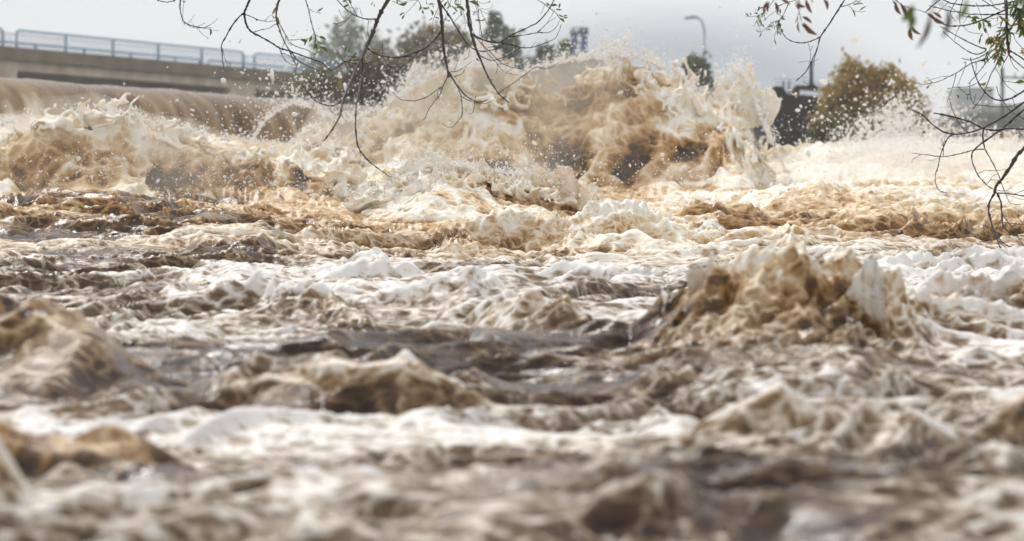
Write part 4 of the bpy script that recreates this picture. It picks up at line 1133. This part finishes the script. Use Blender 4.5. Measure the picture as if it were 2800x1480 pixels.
def branch(label, depth, twigs, leaves=(), auto=(), lm=LG, single=False, wl=.22, bark=None, group='willow branches hanging into view'):
    """twigs: (crop, r0, r1, points[, bark]) in photo pixels of that crop; the first is the main stem.
    leaves: (crop, 'x,y x,y; ...', material). auto: (crop, points, count, length px) leaves scattered along a twig."""
    root = None
    dseed = _brs.rand() * 50
    def place(x, y):
        dd = depth + .35 * math.sin(x * .006 + dseed) + .25 * math.sin(y * .011 + dseed * 2)
        return P(x, y, dd)
    first = True
    for tw in twigs:
        cr_, r0, r1, pts = tw[:4]; bk = tw[4] if len(tw) > 4 else (bark or M_twig)
        ox, oy, sc = CROPS[cr_]
        q = [(ox + x * sc, oy + y * sc) for x, y in parse(pts)]
        # twigs that leave the picture go on a way beyond it
        for end in (0, -1):
            x, y = q[end]; x2, y2 = q[1 if end == 0 else -2]
            L_ = math.hypot(x - x2, y - y2) + 1e-6
            if y <= 3 or x >= 2798:
                ext = (x + (x - x2) / L_ * 150, y + (y - y2) / L_ * 150)
                q = [ext] + q if end == 0 else q + [ext]
        s_ = smooth([place(x, y) for x, y in q], 5)
        pxm = depth / F
        n = len(s_)
        rad = []
        for i in range(n):
            r = (r0 + (r1 - r0) * i / (n - 1)) * pxm
            r *= 1 + .12 * _brs.normal() + (.5 if i % 5 == 2 and _brs.rand() < .75 else 0)
            rad.append(max(r * 1.2, .55 * pxm))
        s_ = [p + Vector(tuple(_brs.normal(0, .32, 3))) * pxm for p in s_]
        m = MB(); m.tube(s_, rad, 6)
        if first:
            root = empty('willow_branch', s_[0], label, 'branch', group)
        m.build('stem' if first else 'twig', bk, root, True)
        first = False
    byl = {}
    def put(a, b, w, mm):
        if single:
            m = MB(); rims = []; add_leaf(m, rims, a, b, w); leaf_obj(m, rims, 'leaf', mm, root)
        else:
            m, rims = byl.setdefault(mm.name, (MB(), [])); add_leaf(m, rims, a, b, w)
    for lf in leaves:
        cr_, txt = lf[0], lf[1]; mm = lf[2] if len(lf) > 2 else lm; ww = lf[3] if len(lf) > 3 else wl
        ox, oy, sc = CROPS[cr_]
        for one in txt.split(';'):
            a, b = parse(one)
            a = (ox + a[0] * sc, oy + a[1] * sc); b = (ox + b[0] * sc, oy + b[1] * sc)
            A, B = place(*a), place(*b); B.y = A.y + _brs.normal() * .006
            put(A, B, (B - A).length * ww * _brs.uniform(1.1, 1.4), mm)
    for au in auto:
        cr_, pts, n, ln = au[:4]; mms = au[4] if len(au) > 4 else (lm,)
        ox, oy, sc = CROPS[cr_]
        q = smooth([place(ox + x * sc, oy + y * sc) for x, y in parse(pts)], 8)
        for k in range(int(n * 1.5)):
            i = _brs.randint(0, len(q) - 1); p = q[i].lerp(q[i + 1], _brs.rand())
            t = (q[i + 1] - q[i]).normalized()
            dv = Vector((_brs.normal() * .8, _brs.normal() * .4, -.9 + _brs.normal() * .6)) + t * _brs.uniform(-.2, 1.2)
            dv.normalize(); l_ = ln * 1.15 * depth / F * _brs.uniform(.6, 1.25)
            put(p, p + dv * l_, l_ * wl * _brs.uniform(.8, 1.2), mms[_brs.randint(len(mms))])
    for nm, (m, rims) in byl.items():
        leaf_obj(m, rims, 'foliage', bpy.data.materials[nm], root)
    return root

branch('bare curved twig tip dipping in from the top edge above the railing, farthest left', 16.6,
       [(1, 1.1, 1.0, '150,-30 195,0 250,20 330,35 400,35 470,15 510,0 545,-30'), (1, .5, .4, '395,36 388,46')])
branch('small bare twig with one hanging dark leaf above the bridge railing', 16.4,
       [(1, 1.5, 1.2, '595,-5 594,100 600,200 625,300 660,380 720,425 800,455 880,470 950,485 1010,495'),
        (1, .8, .4, '1010,490 1080,460 1150,420 1210,370 1255,325'), (1, .6, .35, '1010,495 1090,510 1170,530 1250,545 1290,543'),
        (1, .6, .35, '725,435 800,480 890,492 1010,490 1060,485 1150,483'), (1, .6, .35, '880,480 920,530 980,600 1040,640 1095,678'),
        (1, .6, .35, '720,420 770,370 810,320 845,268'), (1, .5, .35, '900,470 980,430 1040,402'), (1, .6, .5, '665,-5 650,100 640,300 640,330'),
        (1, .5, .35, '610,0 640,20 710,22'), (1, .8, .4, '665,400 668,445'), (1, .5, .3, '820,455 830,422')],
       leaves=[(1, '1112,492 1100,620', LD, .25)])
branch('long forked twig sweeping from the railing gap down to the right over the bridge deck', 16.8,
       [(2, 2.6, 1.0, '430,-5 400,60 370,130 355,175 358,260 380,350 420,420 470,460 600,530 740,610 850,680 970,715 1100,760 1200,795 1320,840 1440,880 1500,940 1560,990'),
        (2, 1.8, 1.0, '355,175 270,250 180,360 100,500 30,635 35,720 45,850 65,970'), (2, .7, .4, '40,680 70,800 130,968'),
        (2, .9, .6, '370,205 480,250 560,285 640,300 700,305 790,290'), (2, .5, .4, '640,300 690,240 750,205'),
        (2, .9, .5, '470,458 560,430 690,400 760,360 820,325 860,295'), (2, 1.0, .5, '850,680 865,740 910,830 960,880 1020,912 1110,917'),
        (2, .8, .5, '875,750 950,770 1000,800 1060,830'), (2, .6, .3, '65,970 90,1000 140,992 212,968')],
       leaves=[(2, '505,272 555,278', LD, .45)])
branch('purple brown stem crossing the forked twig, with two yellow leaves at its bend', 16.5,
       [(2, 2.8, 1.2, '845,-5 815,80 800,200 805,290 840,400 870,490 920,600 980,710 1030,820 1075,905', M_twig3),
        (2, 1.3, .6, '820,300 870,380 930,490 960,540 990,600 1050,640 1120,670 1190,690 1260,715 1310,750 1365,775'),
        (2, .8, .6, '935,490 920,590 880,690 875,740'), (2, .7, .4, '990,565 1060,562 1140,555 1240,545 1300,540 1360,538'),
        (2, 1.7, .8, '980,700 1040,770 1090,840 1150,880 1250,930 1350,975 1450,1005 1540,1000 1640,960 1700,920 1760,880 1830,855 2000,848', M_reed),
        (2, 1.3, .9, '1050,825 1110,860 1230,915 1350,972', M_reed), (2, .7, .4, '1360,980 1380,1060 1430,1180'), (2, .9, .4, '1110,870 1080,960 1072,1060 1130,1115'),
        (2, .8, .4, '1450,1005 1520,1050 1590,1085 1600,1040'), (2, .5, .3, '1600,1020 1690,1050 1770,1065'), (2, .6, .3, '1620,1030 1680,1090 1750,1135'),
        (2, .6, .4, '940,540 960,600 1005,638 1050,625')],
       leaves=[(2, '745,205 785,112; 785,225 832,310', LY, .3), (2, '790,262 755,225', LY, .3)])
branch('straight hanging twig ending in a rosette of green leaves above the bridge', 16.3,
       [(2, 1.3, .8, '1215,-5 1250,110 1280,260 1310,380 1340,470 1352,540 1345,620'), (2, .6, .4, '1250,125 1350,170 1400,180'),
        (2, .6, .4, '1335,465 1290,530 1250,545'), (2, .7, .4, '1340,475 1370,560 1400,640 1450,750'), (2, .4, .3, '1345,485 1390,520')],
       leaves=[(2, '1375,165 1462,105; 1395,178 1435,184; 1240,565 1140,555; 1252,550 1215,662; 1300,500 1268,605; 1345,600 1325,715; 1375,610 1395,720; 1410,660 1535,748; 1380,570 1472,622; 1395,518 1507,575; 1470,585 1495,603', LG, .27)])
branch('thickest bare branch slanting down left, forked with long drooping tips', 16.2,
       [(2, 5.0, 3.0, '2380,-5 2310,110 2240,250 2190,380 2130,540 2060,690 2000,820 1930,960 1860,1120 1790,1290 1760,1360', M_twig2),
        (3, 2.9, 1.3, '432,255 410,310 380,430 365,520 290,660 230,750 160,850'),
        (2, 2.4, 2.0, '2005,820 2022,900 2010,1050 1985,1200 1960,1360'), (3, 2.0, .8, '622,70 590,260 560,450 555,640 570,830 600,940 660,1030 760,1130 900,1230 960,1275 1000,1292'),
        (3, 1.1, 1.5, '-130,100 -60,220 0,290 60,345 150,385 230,408 310,395 370,350 410,310'), (3, .7, .5, '180,200 140,300 130,370'),
        (2, 1.6, 1.6, '2090,680 2150,730 2250,780 2320,795 2480,815 2576,805 2700,790'), (4, 1.5, 1.9, '0,672 100,655 200,620 330,570 440,480 510,400 545,350'),
        (2, 1.1, .6, '2310,797 2220,850 2110,885 2000,900 1900,895 1800,875 1740,850 1680,790 1630,740'), (2, .9, .8, '2310,800 2340,880 2400,930 2470,948 2576,940'),
        (4, .8, 1.2, '0,783 70,775 150,730 220,660 280,600'), (2, .9, .6, '2005,845 1900,850 1820,862 1760,870 1700,930 1620,975 1560,990'),
        (2, .6, .4, '2100,285 2090,440 2110,550'), (2, .6, .4, '2035,408 2000,390 2000,480 2040,580 2080,650'), (2, .6, .4, '2115,560 2150,690 2210,700 2310,715 2335,685'),
        (2, .6, .4, '1810,800 1900,808 2000,815'), (2, .5, .35, '1760,715 1785,760 1810,800'), (2, .5, .3, '1810,800 1860,770 1915,725'), (2, .5, .3, '1630,680 1700,780 1760,890 1830,1000 1900,1040 1995,1090'),
        (2, .5, .3, '1830,900 1860,1000 1890,1040'), (2, .5, .3, '2140,735 2120,780 2075,810'), (2, .5, .4, '2298,630 2295,740 2310,795')],
       leaves=[(2, '1760,715 1800,648; 1830,750 1832,690; 1880,790 1932,740; 1840,800 1940,795; 2205,740 2275,688; 2030,822 2075,845; 1700,930 1742,865; 1940,825 1975,838', LG, .26), (2, '1718,1135 1692,1250', LY, .28)])
branch('slender side twig with a tuft of green leaves joining the thickest branch near the top', 16.25,
       [(2, .9, 1.6, '1650,-10 1740,90 1860,190 1940,230 2040,265 2150,270 2220,268'), (2, .8, .8, '1790,-20 1820,0 1870,100 1940,225'), (2, .7, .6, '1790,20 1840,130 1860,190'),
        (2, .7, .7, '1865,195 1840,240 1790,280 1690,330 1600,330'), (2, .6, .6, '1785,285 1740,350 1670,375'), (2, .6, .4, '1685,135 1710,210 1770,270'), (2, .4, .3, '1820,110 1900,115 1985,122'), (2, .6, .5, '1975,135 2018,230')],
       leaves=[(2, '1760,65 1812,20; 1752,107 1822,72; 1728,18 1800,2; 1835,50 1820,0; 1800,10 1850,-10; 1870,20 1850,70', LG, .33)])
branch('dark branch hanging straight down and splitting into a fan of thin twigs', 16.0,
       [(4, 4.3, 2.4, '508,-5 525,80 540,200 552,350 558,460 575,620 600,750 620,850 622,900', M_twig2),
        (4, 1.3, .7, '620,850 600,920 560,1000 520,1110 460,1180 390,1280 355,1362 330,1400'), (4, 1.0, .6, '545,1010 460,1070 370,1130 290,1160 220,1175 100,1165 40,1140 0,1100 -30,1070'),
        (4, 1.4, .8, '620,850 680,930 740,1040 770,1130 780,1220 785,1300 778,1362'), (8, .8, .5, '985,780 985,850 970,880 930,930 890,945 835,915'),
        (4, 2.0, 1.0, '625,840 700,960 790,1080 860,1140 930,1175 1000,1190 1080,1160'), (4, .9, .6, '770,1120 850,1165 930,1195 1050,1205 1120,1180 1175,1137'),
        (4, .7, .5, '945,1115 925,1170 925,1240 910,1300 880,1325 840,1300 817,1262'), (4, .9, .4, '640,840 720,830 800,790 850,750 900,715'), (4, .6, .4, '690,830 720,740 762,625'),
        (4, .9, .5, '690,885 740,880 790,850 815,800'), (4, .5, .3, '690,890 740,940 775,968'), (4, .7, .5, '545,1010 500,1080 495,1130'),
        (4, 1.9, .8, '530,40 600,140 660,230 720,330 790,440 860,530 920,575 1000,597 1080,595 1160,575 1230,535 1290,490'), (4, 1.2, .8, '585,-20 540,25')])
branch('long bare branch with a purple side twig, its tip pointing down right', 16.1,
       [(4, 3.8, 1.5, '838,-5 850,120 860,250 885,370 915,480 950,590 1000,700 1060,850 1120,960 1200,1080 1260,1140 1325,1195', M_twig2),
        (4, 1.0, .6, '1210,1080 1350,990 1500,880 1640,785 1750,803 1850,770 1910,725'),
        (4, 1.1, .8, '860,80 880,220 910,370 970,470 1060,560 1160,660 1250,740 1380,790 1500,788', M_twig3),
        (4, 2.0, 1.2, '895,395 960,440 1060,475 1130,492 1220,495 1290,450 1340,415 1450,365 1560,315 1650,270 1720,200 1790,110 1855,-5'),
        (4, 1.2, .5, '1330,430 1500,410 1660,380 1760,383 1830,360 1890,300 1915,230'),
        (4, 1.5, .5, '1220,497 1320,515 1400,535 1470,555 1580,555 1690,525 1800,480 1870,440 1910,360 1935,280'),
        (4, 1.1, .9, '990,650 1080,695 1150,703 1230,680 1320,640 1400,590 1470,555'), (4, .8, .4, '1660,380 1740,300 1800,250 1875,205'), (4, .8, .4, '1660,375 1760,280 1820,190 1860,110'),
        (4, .8, .5, '1080,555 1160,545 1260,560 1380,590 1400,530 1410,430', M_twig3), (4, .6, .3, '1585,555 1610,520 1640,485'), (4, .8, .4, '1480,560 1500,540 1515,522'), (4, .8, .5, '1100,925 1140,930'),
        (4, .5, .3, '1200,705 1280,700 1360,660 1400,600'), (4, .5, .3, '1300,745 1380,705 1450,650')])
branch('thin leafy twig curving in at the top toward the blue tower', 16.3,
       [(4, .9, .7, '1640,-10 1740,50 1800,100 1870,150 1915,210 1968,260'), (4, .5, .3, '1740,50 1720,120 1690,168')],
       leaves=[(4, '1900,175 1965,212; 1958,197 2012,185; 1963,218 2013,212; 1912,212 1970,262; 1868,108 1945,125; 1815,73 1890,70; 1908,97 1926,32; 1760,30 1808,68', LG, .30)])
branch('tangle of fine leafy twigs between the two thick hanging branches at the top', 16.4,
       [(4, 1.0, .4, '955,-10 965,80 980,220 995,320 1015,430 1020,520 1080,620 1160,710 1230,800 1290,845 1380,870 1440,873', M_reed), (4, .9, .4, '925,-10 940,60 955,150 985,300 985,420'),
        (4, .5, .3, '980,100 1040,220 1110,335'), (4, .5, .3, '985,115 1070,160 1160,175'), (4, .5, .3, '990,100 1060,110 1120,90 1140,45'), (4, .6, .5, '610,-10 640,60 700,90 770,100 800,160 830,250 860,300'),
        (4, .6, .4, '690,250 740,200 775,150 760,60 770,-10'), (4, .6, .4, '660,-10 620,100 600,170 570,250 575,300'), (4, .5, .3, '700,-10 740,80 790,180 820,270 815,340'), (4, .5, .3, '1190,745 1195,800 1170,870'),
        (4, .5, .3, '1190,745 1300,740 1380,705'), (4, .5, .3, '870,560 860,640 850,665 800,690'), (4, .5, .3, '755,515 790,540 870,550'), (4, .5, .3, '900,130 960,160 905,175'), (4, .5, .3, '950,20 1040,40 1110,20'), (4, .5, .3, '1290,845 1340,815 1400,770 1440,775')],
       leaves=[(4, '575,82 615,30; 715,78 815,135; 700,85 730,135; 670,172 716,148; 600,236 650,246; 580,242 595,195; 555,205 570,240; 930,236 1015,252; 1000,240 1062,225; 945,675 985,716; 800,692 832,680; 790,515 820,548; 1080,30 1110,10', LG, .27), (4, '688,30 762,62; 720,452 755,516; 680,466 722,506', LY, .25), (4, '858,18 988,85', LG, .22)],
       auto=[(4, '610,-10 640,60 700,90 770,100', 7, 11), (4, '925,-10 940,60 955,150', 6, 12), (4, '700,-10 740,80 790,180', 6, 10, (LG, LY))])
branch('fine twigs with slim green leaves at the top just left of the trunk like branch', 16.5,
       [(4, .7, .4, '270,-10 200,80 120,165 90,210'), (4, .5, .35, '265,0 290,40 320,110 335,160'), (4, .5, .4, '360,-10 365,30 380,50 440,60'), (4, .7, .4, '510,70 490,120 470,160 445,240 440,320 425,410'), (4, .5, .4, '260,0 150,15 45,40')],
       leaves=[(4, '55,190 122,153; 84,227 115,176; 45,52 150,30; 278,127 297,63; 320,90 397,96; 325,118 335,165; 388,55 470,63; 390,118 385,75; 385,240 436,205; 440,187 413,113; 460,203 516,233; 430,60 445,95', LG, .27)],
       auto=[(2, '2450,20 2500,-10 2560,-20', 5, 14), (2, '2150,0 2180,60', 2, 10)])
branch('bare green brown branch hanging in front of the dark structure with crossing twig tips', 16.2,
       [(5, 2.0, .9, '1755,-5 1680,120 1600,240 1500,400 1380,575 1340,730 1280,880 1220,1000 1160,1110 1080,1190 1005,1255'), (5, .8, .5, '1330,760 1290,900 1275,950 1245,985 1225,1050 1220,1260 1195,1295 1150,1290 1115,1262'),
        (5, 1.4, .9, '1380,575 1280,620 1180,655 1085,668 960,650 870,605 810,540 780,470'), (5, .5, .4, '1185,655 1222,790 1225,930'), (5, .5, .3, '1222,790 1262,710'), (5, .6, .3, '1230,965 1180,950 1045,973'),
        (5, .6, .3, '1280,955 1360,918'), (5, .5, .3, '1280,950 1290,1030'), (5, .5, .3, '1100,1180 1130,1212 1172,1195'), (5, .9, .6, '1690,110 1820,75 1900,40 1950,-5'), (5, .6, .3, '1820,80 1880,150 1950,180 2080,182')],
       leaves=[(5, '1985,172 2090,100; 1870,150 1900,282', LG, .14), (5, '1880,92 2045,78', LG, .12), (5, '1920,25 2015,5; 1890,60 1985,42; 1900,35 1985,18', LY, .16)])
branch('bunch of small olive green leaves at the top left of the dark structure', 16.4,
       [(5, .9, .4, '665,-10 600,80 500,190 420,240 300,262 215,250'), (5, .9, .4, '890,50 820,200 740,310 640,350 540,440 440,500 390,460'), (5, .6, .4, '500,190 450,270 390,340 345,410'), (5, .9, .7, '680,130 720,95 860,45 1040,-10'),
        (5, .6, .4, '740,310 710,460 670,560 670,640 695,685'), (5, .8, .5, '780,470 740,380 720,320'), (5, .5, .3, '400,350 440,430 440,500'), (5, .5, .3, '440,500 465,510 440,580'), (5, .5, .3, '690,170 560,270 500,330')],
       leaves=[(5, '275,258 210,203; 300,245 285,195; 420,220 345,213; 400,180 425,90; 430,120 505,103; 375,175 362,140; 670,620 697,685; 430,502 390,460; 465,512 437,580; 760,220 752,140; 735,360 775,415; 500,270 530,320', LG, .28)],
       auto=[(5, '540,440 640,350 740,310 800,230', 16, 11), (5, '740,320 750,400 780,470', 12, 12), (5, '500,190 450,270 400,350', 9, 10, (LG, LY)), (5, '600,80 500,190 420,240', 7, 10), (5, '640,370 700,440 720,500', 8, 11), (5, '440,300 470,360 500,380', 8, 10, (LG, LY))])
branch('hanging sprig of long red edged leaves under the top edge', 13.2,
       [(5, 1.0, .9, '1040,-10 1050,190 1070,260 1090,330', M_twig3), (5, .8, .5, '1060,40 1010,30 990,60', M_twig3), (5, .8, .5, '1052,200 1025,230', M_twig3)],
       leaves=[(5, '1025,230 975,362; 1045,325 1040,540; 1090,255 1220,390; 1120,345 1286,580; 1090,350 1172,475; 1060,15 1058,185; 1000,50 1135,122; 990,70 1017,165', LR, .24)], single=True)
branch('three long red edged leaves drooping from the top edge over the small leaf bunch', 13.4,
       [(5, 1.0, .8, '560,-60 600,-30 670,-10 760,-20 900,-60', M_twig3)],
       leaves=[(5, '572,12 505,262; 672,30 704,240; 765,-10 932,66; 595,20 565,200', LR, .22)], single=True)
branch('two large red edged leaves hanging from the top edge right of the sprig', 13.0,
       [(5, 1.0, .8, '1100,-60 1150,-30 1300,-40 1430,-40', M_twig3)],
       leaves=[(5, '1150,-12 1276,192; 1425,-20 1506,148', LR, .24), (5, '1225,-10 1270,50', LY, .2)], single=True)
branch('thin twig with dark red rimmed leaves hanging over the pale sky on the right', 13.8,
       [(6, 1.3, .6, '300,-20 360,40 420,75 520,110 620,130 690,160'), (6, .8, .6, '410,75 440,150 480,240 495,310')],
       leaves=[(6, '365,40 393,237; 490,335 492,522; 500,310 592,450; 272,-10 320,122; 310,20 345,215; 695,165 775,282; 775,150 855,250; 760,200 877,316', LR, .23)], single=True)
branch('out of focus dark leaves hanging close to the lens at the top right', 8.2,
       [(6, 2.0, 1.6, '790,-40 800,0 770,110 740,170', M_twig), (6, 2.0, 1.2, '820,-30 870,40 930,100 970,140', M_twig)],
       leaves=[(6, '745,160 660,570; 965,100 990,440; 1000,340 1060,380', LD, .13), (6, '535,60 430,250; 500,150 565,340', LG, .35), (6, '1195,-40 1150,200', LG, .38), (6, '1830,-60 1907,75', LG, .6)], single=True)
branch('sweeping bare arcs of twig across the sky at the top right', 16.7,
       [(6, 2.0, 1.3, '1830,55 1760,85 1640,140 1500,200 1350,265 1200,310 1100,322 980,322 880,290 800,240 740,180'), (6, 1.2, 1.2, '880,-10 760,80 680,160'),
        (6, 1.5, 1.5, '895,-8 980,35 1060,50 1230,70 1350,75 1480,70 1600,55 1760,20 1907,-5'), (6, 1.4, 1.0, '1907,200 1750,185 1560,180 1480,182 1350,180 1200,175 1130,155 1000,140 850,100 735,75'),
        (6, 1.4, .9, '1440,610 1340,580 1230,530 1100,460 1000,405 940,370 860,325'), (6, 1.4, .9, '1440,620 1400,650 1330,675 1260,660 1190,625 1100,560 1000,480 905,395'),
        (6, 1.3, .8, '1460,640 1430,670 1360,710 1270,742 1200,742 1130,725'), (6, .9, .6, '1150,-10 1120,100 1105,200 1115,310'), (6, .8, .5, '1110,325 1070,400 1045,500'), (6, .7, .4, '1155,320 1200,380 1280,412 1405,422'),
        (6, 1.0, .6, '1080,-10 1010,110 1000,180 1060,270'), (6, .7, .5, '965,75 1050,130 1150,200 1280,225 1450,235 1600,225'), (6, .8, .5, '965,35 900,90 830,160'), (6, 1.1, .8, '1370,-10 1500,70 1620,135'), (6, .8, .5, '1480,-10 1530,70 1570,120'),
        (6, .6, .4, '1310,30 1350,130 1400,280 1460,420 1470,530'), (6, .6, .4, '1230,180 1150,290'), (6, .5, .3, '1440,320 1550,320 1640,260')])
branch('thick leafy branch curving down at the right edge with yellowing leaves', 16.3,
       [(6, 2.6, 2.0, '1925,10 1900,90 1870,150 1810,250 1740,350 1640,440 1540,510 1460,540', M_twig2), (6, 3.6, 2.8, '1680,-10 1690,150 1690,300 1700,480 1715,620 1720,670', M_twig2),
        (6, 1.7, 1.5, '1715,620 1800,670 1912,745', M_twig2), (6, 1.1, .5, '1720,670 1740,740 1780,820 1840,890'), (6, 1.1, .6, '1720,680 1660,780 1630,880 1635,1000 1620,1060'), (6, 1.3, 1.0, '1730,690 1800,760 1912,852'),
        (6, 1.3, .8, '1720,620 1640,620 1560,660 1480,730 1420,800 1350,890 1290,960 1210,1045', M_reed), (6, 1.2, .7, '1540,510 1500,590 1440,680 1420,740 1430,735', M_twig),
        (6, 1.4, .5, '1450,725 1330,765 1250,790 1170,840 1060,910 960,960 880,1000 780,1030 650,1048 560,1030 520,1005'), (6, .8, .5, '1065,910 1040,1020 1000,1150 950,1270'), (6, .9, .5, '1155,778 1185,782 1150,900 1080,1080'),
        (6, .6, .3, '965,945 850,960 710,1005'), (6, .5, .4, '750,1045 700,1100'), (6, .7, .4, '770,1030 730,990 695,960'), (6, 1.3, .7, '1590,730 1550,830 1490,940 1440,1080 1390,1200 1310,1310 1260,1362'), (6, .9, .8, '1590,730 1530,730 1480,700 1460,660'),
        (6, .8, .4, '1555,840 1610,950 1690,1060 1750,1110 1820,1160'), (6, .9, .5, '1235,1030 1240,1180 1280,1290 1390,1310 1480,1325 1600,1330 1740,1320 1880,1270'), (6, .8, .5, '1720,400 1800,415 1912,435'), (6, .7, .5, '1780,420 1800,500 1860,570 1907,620'),
        (6, .7, .5, '1080,1080 1150,1130 1200,1190 1215,1240', M_reed), (6, .6, .4, '950,1105 1060,1085 1190,1080 1320,1040', M_reed), (6, .7, .4, '1200,1080 1270,1060 1350,1010 1440,900', M_reed), (6, .6, .4, '1280,1290 1300,1210 1310,1160'), (6, .7, .4, '1640,1000 1750,1020 1850,1040 1907,1050')],
       leaves=[(6, '735,1060 685,1112; 1240,265 1285,240; 1350,380 1355,260; 1440,420 1430,335; 1365,470 1400,430; 1350,550 1380,450; 1240,1165 1190,1170; 1100,1225 1080,1170', LG, .3),
               (6, '1215,1250 1205,1205; 1380,1130 1330,1100; 1365,1045 1440,1020; 1440,1050 1370,1035; 1400,1110 1485,1090; 1450,1125 1517,1110; 1490,1320 1430,1312', LY, .24), (6, '1800,1025 1905,1030', LG, .25)],
       auto=[(6, '1540,180 1640,230 1700,300 1720,400', 14, 24, (LG, LG, LY)), (6, '1500,450 1580,520 1640,600', 14, 24, (LG, LY)), (6, '1400,250 1330,230 1230,190', 8, 20), (6, '1580,400 1540,500 1560,620 1600,720', 14, 22, (LG, LY, LY)),
             (6, '1820,60 1850,200 1870,350', 16, 28, (LG, LG, LY)), (6, '1900,60 1890,300 1880,450', 12, 26, (LY, LG)), (6, '1440,650 1430,740', 5, 20), (6, '1620,640 1600,760', 9, 22), (6, '1700,430 1640,470 1600,560', 10, 22),
             (6, '1740,-5 1790,60 1830,120', 12, 24), (6, '1860,600 1907,640', 5, 18, (LY,)), (6, '1500,280 1440,270', 4, 18), (6, '1650,330 1680,380 1740,430', 8, 22)])
branch('smooth dark arc of bare branch crossing in front of the utility pole', 16.0,
       [(6, 1.0, 2.4, '1240,720 1280,860 1330,1000 1400,1120 1480,1200 1560,1240 1650,1245 1760,1215 1912,1128', M_twig3), (6, .9, .6, '1760,1215 1780,1270 1800,1340', M_twig3), (6, .8, .6, '1310,780 1315,850 1305,900', M_twig3),
        (6, .9, .9, '1568,1070 1590,1160 1650,1260 1720,1362 1800,1420 1912,1480')])
branch('forked dark branch over the white spray with a hooked tip hanging low', 15.9,
       [(7, 2.6, 1.3, '1245,-5 1120,85 1000,160 880,220 760,258 630,270 530,235 450,175 380,110 295,65', M_twig3), (7, 1.4, .9, '630,272 590,310 560,370 530,450 510,550 488,610 490,680 520,745 595,772', M_twig3),
        (7, 1.2, .7, '765,255 720,220 690,180 630,60 610,-30', M_twig3), (7, .5, .4, '730,240 742,222')])
branch('gnarled bare twig running level across the spray with a small bud tuft', 16.1,
       [(7, 2.4, 1.4, '1245,228 1100,222 1000,235 900,225 820,185 720,145 600,115 475,90', M_twig), (7, 1.7, 1.6, '895,230 890,300 905,390', M_twig), (7, 1.5, .5, '900,395 800,408 700,435 560,460 440,448 370,440 290,430', M_reed),
        (7, .7, .5, '370,440 330,465 280,497'), (7, .7, .4, '530,470 460,490 410,487'), (7, 1.4, .5, '905,390 960,490 1010,590 1050,690 1080,770 1110,840 1140,860 1215,868', M_reed), (7, .8, .5, '555,455 555,380 545,300', M_reed), (7, .6, .4, '555,380 535,330 540,305', M_reed), (7, .6, .4, '555,370 570,300', M_reed), (7, .5, .3, '560,400 510,385', M_reed), (7, .5, .3, '300,500 285,512')])
branch('reddish branch looping down the right edge in front of the pale water', 16.2,
       [(7, 2.6, 1.0, '1245,55 1160,130 1070,210 960,290 850,370 800,430 800,500 840,600 880,655 940,715 980,735', M_reed), (7, .8, .4, '850,605 910,578 1030,578 1150,553', M_reed), (7, .8, .4, '930,690 970,630 1020,600', M_reed), (7, .5, .3, '890,655 935,615', M_reed), (7, .7, .3, '950,655 1030,660', M_reed), (7, .7, .4, '1010,742 1080,750 1130,720', M_reed)])
branch('thickest grey brown branch low on the right edge, forking into drooping bare twigs', 15.8,
       [(7, 4.4, 3.4, '1245,380 1180,450 1120,550 1050,650 1000,710 990,770', M_twig2), (7, 2.6, 1.2, '990,770 945,850 940,920 960,1010 985,1100 1020,1190 1060,1280 1085,1320', M_reed),
        (7, 2.2, 1.2, '1010,770 1040,840 1050,950 1060,1040 1110,1100 1160,1130 1245,1130', M_reed), (7, 1.3, .8, '1050,940 1130,1050 1180,1130 1245,1225', M_reed), (7, 1.6, .8, '985,1105 1030,1180 1090,1235', M_reed), (7, 1.6, 1.0, '1000,1110 1060,1190 1150,1235 1245,1272', M_reed),
        (7, 1.0, .8, '1045,995 1010,1050 975,1105 930,1155 865,1185', M_reed), (7, 1.8, 1.4, '1000,768 1120,775 1245,795', M_reed), (7, .9, .8, '1150,778 1245,742', M_reed), (7, .7, .6, '1065,1018 1150,1025 1245,1037', M_reed), (7, .7, .4, '1230,1030 1185,970 1135,925', M_reed),
        (7, .6, .4, '1190,980 1195,915', M_reed), (7, .6, .4, '1085,785 1150,800 1245,830', M_reed)])
